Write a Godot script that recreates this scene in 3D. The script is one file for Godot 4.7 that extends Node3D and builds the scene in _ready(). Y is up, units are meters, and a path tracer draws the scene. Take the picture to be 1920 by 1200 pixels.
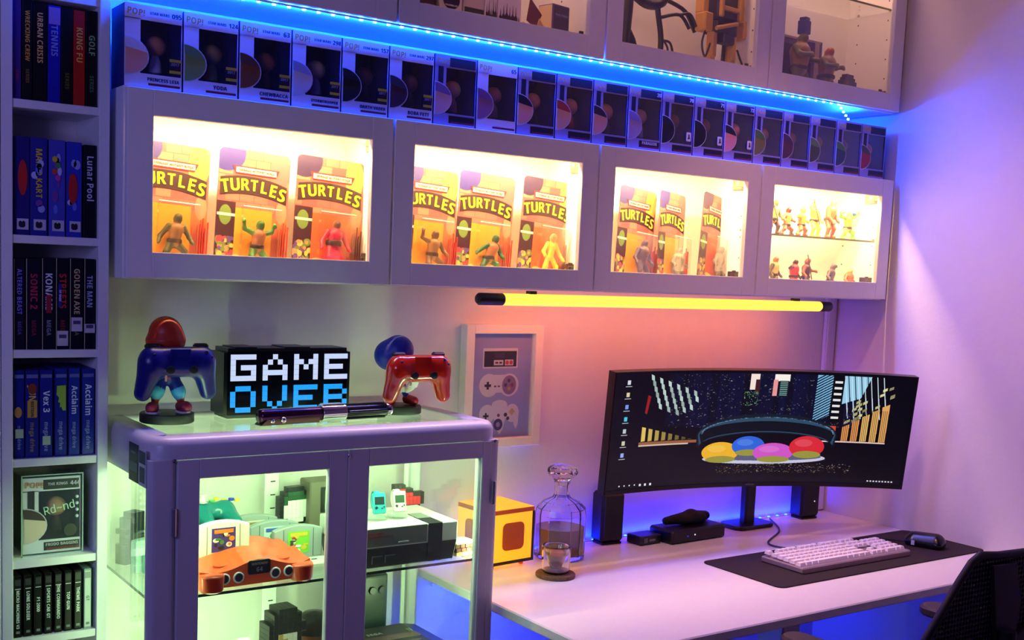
extends Node3D
# Desk corner with lit wall cabinets. World: back wall z = 0, side wall x = 2.427, floor y = 0.
# Heights in the tables below are measured from the underside of the lower wall cabinets (YB above the floor).
const YB := 1.466
const XR := 2.427
const DESK := -0.726
var rng := RandomNumberGenerator.new()
var mesh_cache := {}
var mat_cache := {}
var names := {}
var font_bold: SystemFont
var font_plain: SystemFont

# ---------------------------------------------------------------- helpers
func W(x: float, y: float, z: float) -> Vector3:
	return Vector3(x, y + YB, z)

func numbered(called: String) -> String:
	if not names.has(called):
		names[called] = 0
		return called
	names[called] += 1
	return "%s_%03d" % [called, names[called]]

func thing(called: String, label: String, category: String, at: Vector3, turn := 0.0, group := "") -> Node3D:
	var o := Node3D.new()
	o.name = numbered(called)
	add_child(o)
	o.position = at
	o.rotation.y = turn
	o.set_meta("label", label)
	o.set_meta("category", category)
	if group != "":
		o.set_meta("group", group)
	return o

func part(parent: Node, called: String, mesh: Mesh, m: Material, at := Vector3.ZERO, rot := Vector3.ZERO) -> MeshInstance3D:
	var o := MeshInstance3D.new()
	o.name = called
	o.mesh = mesh
	o.material_override = m
	o.position = at
	o.rotation = rot
	parent.add_child(o, true)
	return o

func solo(called: String, label: String, category: String, mesh: Mesh, m: Material, at: Vector3, rot := Vector3.ZERO, group := "") -> MeshInstance3D:
	var o := part(self, numbered(called), mesh, m, at, rot)
	o.set_meta("label", label)
	o.set_meta("category", category)
	if group != "":
		o.set_meta("group", group)
	return o

func struct(called: String, label: String, category: String, mesh: Mesh, m: Material, at: Vector3) -> MeshInstance3D:
	var o := solo(called, label, category, mesh, m, at)
	o.set_meta("kind", "structure")
	return o

func C(r: int, g: int, b: int) -> Color:
	return Color(r / 255.0, g / 255.0, b / 255.0)

func mat(c: Color, rough := 0.5, metal := 0.0) -> StandardMaterial3D:
	var key := "%s|%.2f|%.2f" % [c.to_html(), rough, metal]
	if not mat_cache.has(key):
		var m := StandardMaterial3D.new()
		m.albedo_color = c
		m.roughness = rough
		m.metallic = metal
		mat_cache[key] = m
	return mat_cache[key]

func grain(c: Color, rough: float, freq: float, depth: float, tone := 0.06) -> StandardMaterial3D:
	var m := StandardMaterial3D.new()
	m.roughness = rough
	var n := FastNoiseLite.new()
	n.seed = 7
	n.frequency = 0.03
	n.fractal_octaves = 4
	var t := NoiseTexture2D.new()
	t.width = 256; t.height = 256; t.seamless = true
	t.noise = n
	var g := Gradient.new()
	g.set_color(0, c.darkened(tone)); g.set_color(1, c.lightened(tone))
	t.color_ramp = g
	m.albedo_texture = t
	var h := NoiseTexture2D.new()
	h.width = 256; h.height = 256; h.seamless = true
	var n2 := FastNoiseLite.new()
	n2.seed = 9
	n2.frequency = 0.09
	h.noise = n2
	h.as_normal_map = true
	h.bump_strength = depth
	m.normal_enabled = true
	m.normal_texture = h
	m.normal_scale = 0.35
	m.uv1_triplanar = true
	m.uv1_world_triplanar = true
	m.uv1_scale = Vector3.ONE * freq
	return m

func glow(c: Color, energy: float, base := Color(0.02, 0.02, 0.02)) -> StandardMaterial3D:
	var m := StandardMaterial3D.new()
	m.albedo_color = base
	m.roughness = 0.6
	m.emission_enabled = true
	m.emission = c
	m.emission_energy_multiplier = energy
	return m

func pane(tint: Color, a: float) -> StandardMaterial3D:
	var m := StandardMaterial3D.new()
	m.transparency = BaseMaterial3D.TRANSPARENCY_ALPHA
	m.albedo_color = Color(tint.r, tint.g, tint.b, a)
	m.roughness = 0.04
	return m

func solid_glass(tint: Color, a := 0.0, ior := 0.05) -> StandardMaterial3D:
	var m := StandardMaterial3D.new()
	m.albedo_color = Color(tint.r, tint.g, tint.b, a)
	m.roughness = 0.03
	m.refraction_enabled = true
	m.refraction_scale = ior
	return m

func printed(img: Image, rough := 0.45) -> StandardMaterial3D:
	var m := StandardMaterial3D.new()
	m.albedo_texture = ImageTexture.create_from_image(img)
	m.roughness = rough
	return m

# ---------------------------------------------------------------- mesh code
func tri(st: SurfaceTool, a: Vector3, b: Vector3, c: Vector3) -> void:   # a, b, c counter-clockwise from outside
	var n := (b - a).cross(c - a).normalized()
	for p in [a, c, b]:
		st.set_normal(n)
		st.add_vertex(p)

func quad(st: SurfaceTool, a: Vector3, b: Vector3, c: Vector3, d: Vector3) -> void:
	tri(st, a, b, c)
	tri(st, a, c, d)

func out_tri(st: SurfaceTool, a: Vector3, b: Vector3, c: Vector3, o: Vector3) -> void:
	if (b - a).cross(c - a).dot(a + b + c - o * 3.0) < 0.0:
		tri(st, a, c, b)
	else:
		tri(st, a, b, c)

func add_box(st: SurfaceTool, o: Vector3, s: Vector3, c := 0.0) -> void:
	var h := s * 0.5
	c = minf(c, minf(h.x, minf(h.y, h.z)) * 0.9)
	var v := {}
	for x in [-1, 1]:
		for y in [-1, 1]:
			for z in [-1, 1]:
				v[[x, y, z]] = [o + Vector3(x * h.x, y * (h.y - c), z * (h.z - c)), o + Vector3(x * (h.x - c), y * h.y, z * (h.z - c)), o + Vector3(x * (h.x - c), y * (h.y - c), z * h.z)]
	var two := func(a: Vector3, b: Vector3, cc: Vector3, d: Vector3) -> void:
		out_tri(st, a, b, cc, o)
		out_tri(st, a, cc, d, o)
	for s1 in [-1, 1]:
		two.call(v[[s1, -1, -1]][0], v[[s1, 1, -1]][0], v[[s1, 1, 1]][0], v[[s1, -1, 1]][0])
		two.call(v[[-1, s1, -1]][1], v[[1, s1, -1]][1], v[[1, s1, 1]][1], v[[-1, s1, 1]][1])
		two.call(v[[-1, -1, s1]][2], v[[1, -1, s1]][2], v[[1, 1, s1]][2], v[[-1, 1, s1]][2])
		if c > 0.0:
			for s2 in [-1, 1]:
				two.call(v[[s1, s2, -1]][0], v[[s1, s2, 1]][0], v[[s1, s2, 1]][1], v[[s1, s2, -1]][1])
				two.call(v[[s1, -1, s2]][0], v[[s1, 1, s2]][0], v[[s1, 1, s2]][2], v[[s1, -1, s2]][2])
				two.call(v[[-1, s1, s2]][1], v[[1, s1, s2]][1], v[[1, s1, s2]][2], v[[-1, s1, s2]][2])
				for s3 in [-1, 1]:
					var k = v[[s1, s2, s3]]
					out_tri(st, k[0], k[1], k[2], o)

func start() -> SurfaceTool:
	var st := SurfaceTool.new()
	st.begin(Mesh.PRIMITIVE_TRIANGLES)
	return st

func box(w: float, h: float, d: float, c := 0.001) -> Mesh:
	var key := "b%.4f,%.4f,%.4f,%.4f" % [w, h, d, c]
	if not mesh_cache.has(key):
		var st := start()
		add_box(st, Vector3.ZERO, Vector3(w, h, d), c)
		mesh_cache[key] = st.commit()
	return mesh_cache[key]

func boxes(list: Array, c := 0.0006) -> Mesh:          # [[cx, cy, cz, w, h, d], ...] as one mesh
	var st := start()
	for b in list:
		add_box(st, Vector3(b[0], b[1], b[2]), Vector3(b[3], b[4], b[5]), c)
	return st.commit()

func lathe(pr: Array, seg := 28, squash := 1.0, flat := false) -> Mesh:   # [[r, y], ...] from bottom to top
	var st := start()
	var n := pr.size()
	var nr := []
	for i in n:
		var a = pr[maxi(i - 1, 0)]
		var b = pr[mini(i + 1, n - 1)]
		nr.append(Vector2(b[1] - a[1], -(b[0] - a[0])).normalized())
	var P := func(i: int, k: int) -> Vector3:
		var t := TAU * k / seg
		return Vector3(cos(t) * pr[i][0], pr[i][1], sin(t) * pr[i][0] * squash)
	var N := func(i: int, k: int) -> Vector3:
		var t := TAU * k / seg
		return Vector3(cos(t) * nr[i].x, nr[i].y, sin(t) * nr[i].x)
	for i in n - 1:
		for k in seg:
			var v := [P.call(i, k), P.call(i + 1, k), P.call(i + 1, k + 1), P.call(i, k + 1)]
			if flat:
				quad(st, v[0], v[1], v[2], v[3])
				continue
			var m := [N.call(i, k), N.call(i + 1, k), N.call(i + 1, k + 1), N.call(i, k + 1)]
			var sharp: bool = pr[i].size() > 2 or pr[i + 1].size() > 2
			if sharp:
				var d := Vector2(pr[i + 1][1] - pr[i][1], -(pr[i + 1][0] - pr[i][0])).normalized()
				for j in 4:
					var t: float = TAU * (k if j < 2 else k + 1) / seg
					m[j] = Vector3(cos(t) * d.x, d.y, sin(t) * d.x)
			for j in [0, 2, 1, 0, 3, 2]:
				st.set_normal(m[j])
				st.add_vertex(v[j])
	return st.commit()

func cyl(r: float, h: float, seg := 24, c := 0.0008) -> Mesh:            # base at y = 0
	var key := "c%.4f,%.4f,%d,%.4f" % [r, h, seg, c]
	if not mesh_cache.has(key):
		mesh_cache[key] = lathe([[0.0, 0.0, 1], [r - c, 0.0, 1], [r, c, 1], [r, h - c, 1], [r - c, h, 1], [0.0, h, 1]], seg)
	return mesh_cache[key]

func ball(rx: float, ry: float, rz: float, seg := 20) -> Mesh:
	var key := "s%.4f,%.4f,%.4f,%d" % [rx, ry, rz, seg]
	if not mesh_cache.has(key):
		var pr := []
		for i in 13:
			var a := -PI / 2 + PI * i / 12
			pr.append([cos(a) * rx, sin(a) * ry])
		mesh_cache[key] = lathe(pr, seg, rz / rx)
	return mesh_cache[key]

func inset(p: PackedVector2Array, c: float) -> PackedVector2Array:
	var o := PackedVector2Array()
	var n := p.size()
	for i in n:
		var a := (p[i] - p[(i + n - 1) % n]).normalized()
		var b := (p[(i + 1) % n] - p[i]).normalized()
		var na := Vector2(-a.y, a.x)
		var nb := Vector2(-b.y, b.x)
		var m := (na + nb)
		m = m / maxf(0.3, m.length_squared()) * 2.0
		o.append(p[i] + m * c)
	return o

func ext(p: PackedVector2Array, depth: float, c := 0.0, smooth := false) -> Mesh:   # outline in xy, from z = 0 to z = depth; print uv on both faces
	var area := 0.0
	for i in p.size():
		area += p[i].cross(p[(i + 1) % p.size()])
	if area < 0.0:
		p.reverse()
	var st := start()
	var lo := p[0]
	var hi := p[0]
	for q in p:
		lo = lo.min(q)
		hi = hi.max(q)
	var top := inset(p, c) if c > 0.0 else p
	var idx := Geometry2D.triangulate_polygon(top)
	for side in 2:
		for i in range(0, idx.size(), 3):
			var v := [top[idx[i]], top[idx[i + 1]], top[idx[i + 2]]]
			if (v[1] - v[0]).cross(v[2] - v[0]) < 0.0:
				v = [v[0], v[2], v[1]]
			if side == 0:
				v = [v[0], v[2], v[1]]     # clockwise towards +z
			for q in v:
				st.set_uv(Vector2((q.x - lo.x) / (hi.x - lo.x), 1.0 - (q.y - lo.y) / (hi.y - lo.y)))
				st.set_normal(Vector3(0, 0, 1 - 2 * side))
				st.add_vertex(Vector3(q.x, q.y, depth if side == 0 else 0.0))
	st.set_uv(Vector2.ZERO)
	var n := p.size()
	for i in n:
		var j := (i + 1) % n
		var zs := [[p, c, p, depth - c]]
		if c > 0.0:
			zs = [[top, 0.0, p, c], [p, c, p, depth - c], [p, depth - c, top, depth]]
		for z in zs:
			quad(st, Vector3(z[0][i].x, z[0][i].y, z[1]), Vector3(z[0][j].x, z[0][j].y, z[1]), Vector3(z[2][j].x, z[2][j].y, z[3]), Vector3(z[2][i].x, z[2][i].y, z[3]))
	return st.commit()

func rrect(w: float, h: float, r: float, k := 4) -> PackedVector2Array:   # rounded rectangle round the origin
	var p := PackedVector2Array()
	for q in [[1, -1, -PI / 2], [1, 1, 0.0], [-1, 1, PI / 2], [-1, -1, PI]]:
		for i in k + 1:
			var a: float = q[2] + PI / 2 * i / k
			p.append(Vector2(q[0] * (w / 2 - r) + cos(a) * r, q[1] * (h / 2 - r) + sin(a) * r))
	return p

func poly(a: Array) -> PackedVector2Array:
	var p := PackedVector2Array()
	for q in a:
		p.append(Vector2(q[0], q[1]))
	return p

func oval(rx: float, ry: float, n := 24, at := Vector2.ZERO) -> PackedVector2Array:
	var p := PackedVector2Array()
	for i in n:
		p.append(at + Vector2(cos(TAU * i / n) * rx, sin(TAU * i / n) * ry))
	return p

func tube(pts: Array, r: float, seg := 8) -> Mesh:
	var st := start()
	add_tube(st, pts, r, seg)
	return st.commit()

func add_tube(st: SurfaceTool, pts: Array, r: float, seg := 8) -> void:
	var up := Vector3(0.123, 0.98, 0.171)
	var rings := []
	var ns := []
	for i in pts.size():
		var t: Vector3 = (pts[mini(i + 1, pts.size() - 1)] - pts[maxi(i - 1, 0)]).normalized()
		var a := t.cross(up if absf(t.dot(up)) < 0.95 else Vector3.RIGHT).normalized()
		var b := t.cross(a)
		up = -t.cross(a).cross(t).cross(t) if false else up
		var ring := []
		var nn := []
		for k in seg:
			var d := a * cos(TAU * k / seg) + b * sin(TAU * k / seg)
			ring.append(pts[i] + d * r)
			nn.append(d)
		rings.append(ring)
		ns.append(nn)
	for i in pts.size() - 1:
		for k in seg:
			var k2 := (k + 1) % seg
			var v := [rings[i][k], rings[i][k2], rings[i + 1][k2], rings[i + 1][k]]
			var m := [ns[i][k], ns[i][k2], ns[i + 1][k2], ns[i + 1][k]]
			for j in [0, 2, 1, 0, 3, 2]:
				st.set_normal(m[j])
				st.add_vertex(v[j])
	for e in 2:
		var ring = rings[0] if e == 0 else rings[-1]
		for k in range(1, seg - 1):
			if e == 0:
				tri(st, ring[0], ring[k + 1], ring[k])
			else:
				tri(st, ring[0], ring[k], ring[k + 1])

func curve(pts: Array, k := 6) -> Array:         # Catmull-Rom through the points
	var o := []
	var n := pts.size()
	for i in n - 1:
		for j in k:
			o.append(pts[i].cubic_interpolate(pts[i + 1], pts[maxi(i - 1, 0)], pts[mini(i + 2, n - 1)], float(j) / k))
	o.append(pts[n - 1])
	return o

# bones: [from, radius, to, radius, colour]; one continuous skin round all of them (surface nets)
func skin(bones: Array, cell: float, k: float) -> Mesh:
	var lo: Vector3 = bones[0][0]
	var hi := lo
	for b in bones:
		for e in [[b[0], b[1]], [b[2], b[3]]]:
			lo = lo.min(e[0] - Vector3.ONE * (e[1] + 2.0 * cell))
			hi = hi.max(e[0] + Vector3.ONE * (e[1] + 2.0 * cell))
	var n := Vector3i(((hi - lo) / cell).ceil()) + Vector3i.ONE
	var f := PackedFloat32Array()
	f.resize(n.x * n.y * n.z)
	f.fill(1.0)
	var near := PackedFloat32Array()
	near.resize(f.size())
	near.fill(1.0)
	var who := PackedByteArray()
	who.resize(f.size())
	for bi in bones.size():
		var b = bones[bi]
		var pa: Vector3 = b[0]
		var ba: Vector3 = b[2] - pa
		var ll := maxf(ba.length_squared(), 1e-9)
		var reach: float = maxf(b[1], b[3]) + k + 1.5 * cell
		var i0 := Vector3i(((pa.min(b[2]) - Vector3.ONE * reach - lo) / cell).floor()).clamp(Vector3i.ZERO, n - Vector3i.ONE)
		var i1 := Vector3i(((pa.max(b[2]) + Vector3.ONE * reach - lo) / cell).ceil()).clamp(Vector3i.ZERO, n - Vector3i.ONE)
		for z in range(i0.z, i1.z + 1):
			for y in range(i0.y, i1.y + 1):
				for x in range(i0.x, i1.x + 1):
					var p := lo + Vector3(x, y, z) * cell - pa
					var t := clampf(p.dot(ba) / ll, 0.0, 1.0)
					var d := (p - ba * t).length() - lerpf(b[1], b[3], t)
					var at := (z * n.y + y) * n.x + x
					if d < near[at]:
						near[at] = d
						who[at] = bi
					var h := maxf(k - absf(f[at] - d), 0.0) / k
					f[at] = minf(f[at], d) - h * h * k * 0.25
	var vid := {}
	var vs := PackedVector3Array()
	var ns := PackedVector3Array()
	var cs := PackedColorArray()
	var ix := PackedInt32Array()
	var off := [0, 1, n.x, n.x + 1, n.x * n.y, n.x * n.y + 1, n.x * n.y + n.x, n.x * n.y + n.x + 1]
	var cor := [Vector3(0, 0, 0), Vector3(1, 0, 0), Vector3(0, 1, 0), Vector3(1, 1, 0), Vector3(0, 0, 1), Vector3(1, 0, 1), Vector3(0, 1, 1), Vector3(1, 1, 1)]
	var eds := [[0, 1], [2, 3], [4, 5], [6, 7], [0, 2], [1, 3], [4, 6], [5, 7], [0, 4], [1, 5], [2, 6], [3, 7]]
	for z in n.z - 1:
		for y in n.y - 1:
			for x in n.x - 1:
				var at := (z * n.y + y) * n.x + x
				var mask := 0
				for c in 8:
					if f[at + off[c]] < 0.0:
						mask |= 1 << c
				if mask == 0 or mask == 255:
					continue
				var sum := Vector3.ZERO
				var cnt := 0
				for e in eds:
					var fa := f[at + off[e[0]]]
					var fb := f[at + off[e[1]]]
					if (fa < 0.0) != (fb < 0.0):
						sum += cor[e[0]].lerp(cor[e[1]], fa / (fa - fb))
						cnt += 1
				var g := Vector3.ZERO
				for c in 8:
					g += (cor[c] * 2.0 - Vector3.ONE) * f[at + off[c]]
				vid[at] = vs.size()
				vs.append(lo + (Vector3(x, y, z) + sum / cnt) * cell)
				ns.append(g.normalized())
				cs.append((bones[who[at]][4] as Color).srgb_to_linear())
	for z in range(1, n.z - 1):
		for y in range(1, n.y - 1):
			for x in range(1, n.x - 1):
				var at := (z * n.y + y) * n.x + x
				var ins := f[at] < 0.0
				for ax in 3:
					var step: int = [1, n.x, n.x * n.y][ax]
					if (f[at + step] < 0.0) == ins:
						continue
					var u: int = [n.x, n.x * n.y, 1][ax]
					var v: int = [n.x * n.y, 1, n.x][ax]
					var q := [vid[at], vid[at - u], vid[at - u - v], vid[at - v]]
					var order := [0, 2, 1, 0, 3, 2] if ins else [0, 1, 2, 0, 2, 3]
					for o in order:
						ix.append(q[o])
	var arr := []
	arr.resize(Mesh.ARRAY_MAX)
	arr[Mesh.ARRAY_VERTEX] = vs
	arr[Mesh.ARRAY_NORMAL] = ns
	arr[Mesh.ARRAY_COLOR] = cs
	arr[Mesh.ARRAY_INDEX] = ix
	var m := ArrayMesh.new()
	m.add_surface_from_arrays(Mesh.PRIMITIVE_TRIANGLES, arr)
	return m

var paint_mat: StandardMaterial3D
func painted() -> StandardMaterial3D:
	if paint_mat == null:
		paint_mat = StandardMaterial3D.new()
		paint_mat.vertex_color_use_as_albedo = true
		paint_mat.roughness = 0.45
	return paint_mat

func words(parent: Node, called: String, s: String, h: float, m: Material, at: Vector3, rot := Vector3.ZERO, wide := 0.0, bold := true, squeeze := 1.0) -> MeshInstance3D:
	var key := "t%s|%.4f|%.4f|%s" % [s, h, wide, bold]
	if not mesh_cache.has(key):
		var t := TextMesh.new()
		t.text = s
		t.font = font_bold if bold else font_plain
		t.font_size = 32
		t.curve_step = 3.0
		t.depth = 0.0006
		t.pixel_size = h / 23.0
		var w := t.get_aabb().size.x
		if wide > 0.0 and w > wide:
			t.pixel_size *= wide / w
		mesh_cache[key] = t
	var o := part(parent, called, mesh_cache[key], m, at, rot)
	if squeeze != 1.0:
		o.scale.x = squeeze
	return o

# ---------------------------------------------------------------- flat print
func disc(im: Image, cx: float, cy: float, rx: float, ry: float, c: Color) -> void:
	for y in range(maxi(0, int(cy - ry)), mini(im.get_height(), int(cy + ry) + 1)):
		var t := (y + 0.5 - cy) / ry
		if absf(t) < 1.0:
			var w := rx * sqrt(1.0 - t * t)
			im.fill_rect(Rect2i(roundi(cx - w), y, maxi(1, roundi(2.0 * w)), 1), c)

func slab(im: Image, x: float, y: float, w: float, h: float, c: Color) -> void:
	im.fill_rect(Rect2i(roundi(x), roundi(y), maxi(1, roundi(w)), maxi(1, roundi(h))), c)

func shape_fill(im: Image, p: PackedVector2Array, c: Color) -> void:      # scanline fill
	var lo := 1e9
	var hi := -1e9
	for q in p:
		lo = minf(lo, q.y)
		hi = maxf(hi, q.y)
	for y in range(maxi(0, int(lo)), mini(im.get_height(), int(hi) + 1)):
		var xs := []
		for i in p.size():
			var a := p[i]
			var b := p[(i + 1) % p.size()]
			if (a.y <= y + 0.5) != (b.y <= y + 0.5):
				xs.append(a.x + (y + 0.5 - a.y) / (b.y - a.y) * (b.x - a.x))
		xs.sort()
		for i in range(0, xs.size() - 1, 2):
			im.fill_rect(Rect2i(roundi(xs[i]), y, maxi(1, roundi(xs[i + 1] - xs[i])), 1), c)

# ---------------------------------------------------------------- the scene
func _ready() -> void:
	rng.seed = 11
	var cam := Camera3D.new()
	cam.name = "camera"
	cam.projection = Camera3D.PROJECTION_FRUSTUM
	cam.near = 0.05
	cam.far = 60.0
	cam.size = 1200.0 / 2150.67 * 0.05
	cam.frustum_offset = Vector2(0.0, (716.94 - 600.0) / 2150.67 * 0.05)
	cam.position = W(-0.685, 0.0554, 2.539)
	cam.basis = Basis.from_euler(Vector3(-0.1001, -0.6155, 0.0423))
	cam.current = true
	add_child(cam)
	var we := WorldEnvironment.new()
	we.name = "environment"
	var e := Environment.new()
	e.background_mode = Environment.BG_COLOR
	e.background_color = Color(0.01, 0.01, 0.015)
	e.tonemap_mode = Environment.TONE_MAPPER_LINEAR
	e.tonemap_exposure = 1.0
	e.sdfgi_enabled = true
	e.ssao_enabled = true
	e.ssil_enabled = true
	we.environment = e
	add_child(we)
	font_bold = SystemFont.new()
	font_bold.font_names = PackedStringArray(["Droid Sans"])
	font_bold.font_weight = 700
	font_plain = SystemFont.new()
	font_plain.font_names = PackedStringArray(["Droid Sans"])
	room_lights()
	room()
	bookcase()
	wall_cabinets()
	tube_lamp()
	led_strips()
	collectible_cartons()
	carded_figures()
	small_figures()
	upper_cabinet_things()
	desk_and_things()
	monitor()
	display_cabinet()
	cabinet_top_things()
	cabinet_shelf_things()
	chair()

func area(called: String, c: Color, energy: float, size: Vector2, at: Vector3, towards: Vector3) -> void:
	var l := AreaLight3D.new()
	l.name = called
	l.light_color = c
	l.light_energy = energy
	l.area_size = size
	l.area_range = 12.0
	l.area_attenuation = 2.0
	l.shadow_enabled = true
	add_child(l, true)
	l.position = at
	l.basis = Basis.looking_at(towards, Vector3.UP if absf(towards.normalized().y) < 0.9 else Vector3.FORWARD)

func panel_lamp(label: String, c: Color, energy: float, size: Vector2, at: Vector3, towards: Vector3) -> void:
	var t := thing("panel_lamp", label, "lamp", at)
	t.basis = Basis.looking_at(towards, Vector3.UP if absf(towards.normalized().y) < 0.9 else Vector3.FORWARD)
	part(t, "housing", box(size.x + 0.03, size.y + 0.03, 0.03, 0.004), mat(C(230, 230, 232), 0.4), Vector3(0, 0, 0.018))
	part(t, "diffuser", box(size.x, size.y, 0.004, 0.0), glow(c, 1.2), Vector3(0, 0, 0.002))
	area("panel_light", c, energy, size, at + towards.normalized() * 0.012, towards)

func room_lights() -> void:
	panel_lamp("pink panel lamp under the ceiling facing the side wall", KEY, KEY_E, Vector2(0.5, 0.35), Vector3(0.75, 2.55, 1.15), Vector3(1, -0.3, 0.0))
	panel_lamp("blue-violet panel lamp on the left side of the room", FILL, FILL_E, Vector2(0.5, 0.5), Vector3(-1.25, 1.7, 1.45), Vector3(1, -0.05, -0.95))
	var sp := thing("ceiling_spot", "round ceiling spotlight with peach light above the desk", "lamp", Vector3(1.5, 2.7, 0.75))
	sp.basis = Basis.looking_at(Vector3(2.0, 0.74, 0.7) - sp.position, Vector3.FORWARD)
	part(sp, "housing", lathe([[0.05, 0.0], [0.055, 0.0], [0.055, 0.1], [0.04, 0.12], [0.0, 0.12]], 24), mat(C(230, 230, 232), 0.4), Vector3(0, 0, 0.0), Vector3(PI / 2, 0, 0))
	part(sp, "lens", cyl(0.05, 0.004, 24), glow(SPOT, 1.2), Vector3(0, 0, 0.006), Vector3(PI / 2, 0, 0))
	var sl := SpotLight3D.new()
	sl.name = "spot_light"
	sl.light_color = SPOT
	sl.light_energy = SPOT_E
	sl.light_size = 0.05
	sl.spot_angle = 44.0
	sl.spot_angle_attenuation = 0.9
	sl.spot_range = 12.0
	sl.spot_attenuation = 2.0
	sl.shadow_enabled = true
	add_child(sl)
	sl.basis = sp.basis
	sl.position = sp.position - sp.basis.z * 0.015

const SPOT := Color(1.0, 0.68, 0.64)
const SPOT_E := 0.9
const KEY := Color(1.0, 0.68, 0.70)
const KEY_E := 0.3
const FILL := Color(0.62, 0.60, 1.0)
const FILL_E := 0.75

func room() -> void:
	var plaster := grain(C(228, 222, 222), 0.85, 2.2, 0.5, 0.01)
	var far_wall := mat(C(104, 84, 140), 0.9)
	struct("wall_back", "off-white plaster wall behind the desk and cabinets", "wall", box(5.0, 2.8, 0.14, 0.0), plaster, Vector3(0.0, 1.4, -0.07))
	struct("wall_right", "off-white plaster side wall right of the desk", "wall", box(0.14, 2.8, 4.5, 0.0), plaster, Vector3(XR + 0.07, 1.4, 2.1))
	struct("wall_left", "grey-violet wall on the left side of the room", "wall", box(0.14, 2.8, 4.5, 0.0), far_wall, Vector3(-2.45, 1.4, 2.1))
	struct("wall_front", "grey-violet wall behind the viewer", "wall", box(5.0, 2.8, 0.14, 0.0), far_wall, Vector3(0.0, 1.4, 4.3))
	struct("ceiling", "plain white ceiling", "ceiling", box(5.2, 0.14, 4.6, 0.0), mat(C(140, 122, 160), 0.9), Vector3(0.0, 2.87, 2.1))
	var fl := struct("floor", "pale wooden plank floor under the desk", "floor", box(5.2, 0.14, 4.6, 0.0), mat(C(120, 92, 70), 0.6), Vector3(0.0, -0.074, 2.1))
	for i in 8:
		part(fl, "plank", box(1.6, 0.004, 0.19, 0.001), mat(C(150 + i * 3 % 7, 120 - i % 3 * 4, 95), 0.55), Vector3(0.35 + 0.8 * (i % 2), 0.072, -1.98 + 0.192 * i))
	struct("trim_1", "white cable trunking running up the wall corner behind the monitor", "trunking", boxes([[0, 0, 0, 0.046, 0.72, 0.014], [-0.014, 0, 0.009, 0.012, 0.72, 0.004]], 0.001), mat(C(232, 230, 228), 0.5), W(2.397, -0.36, 0.008))

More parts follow.
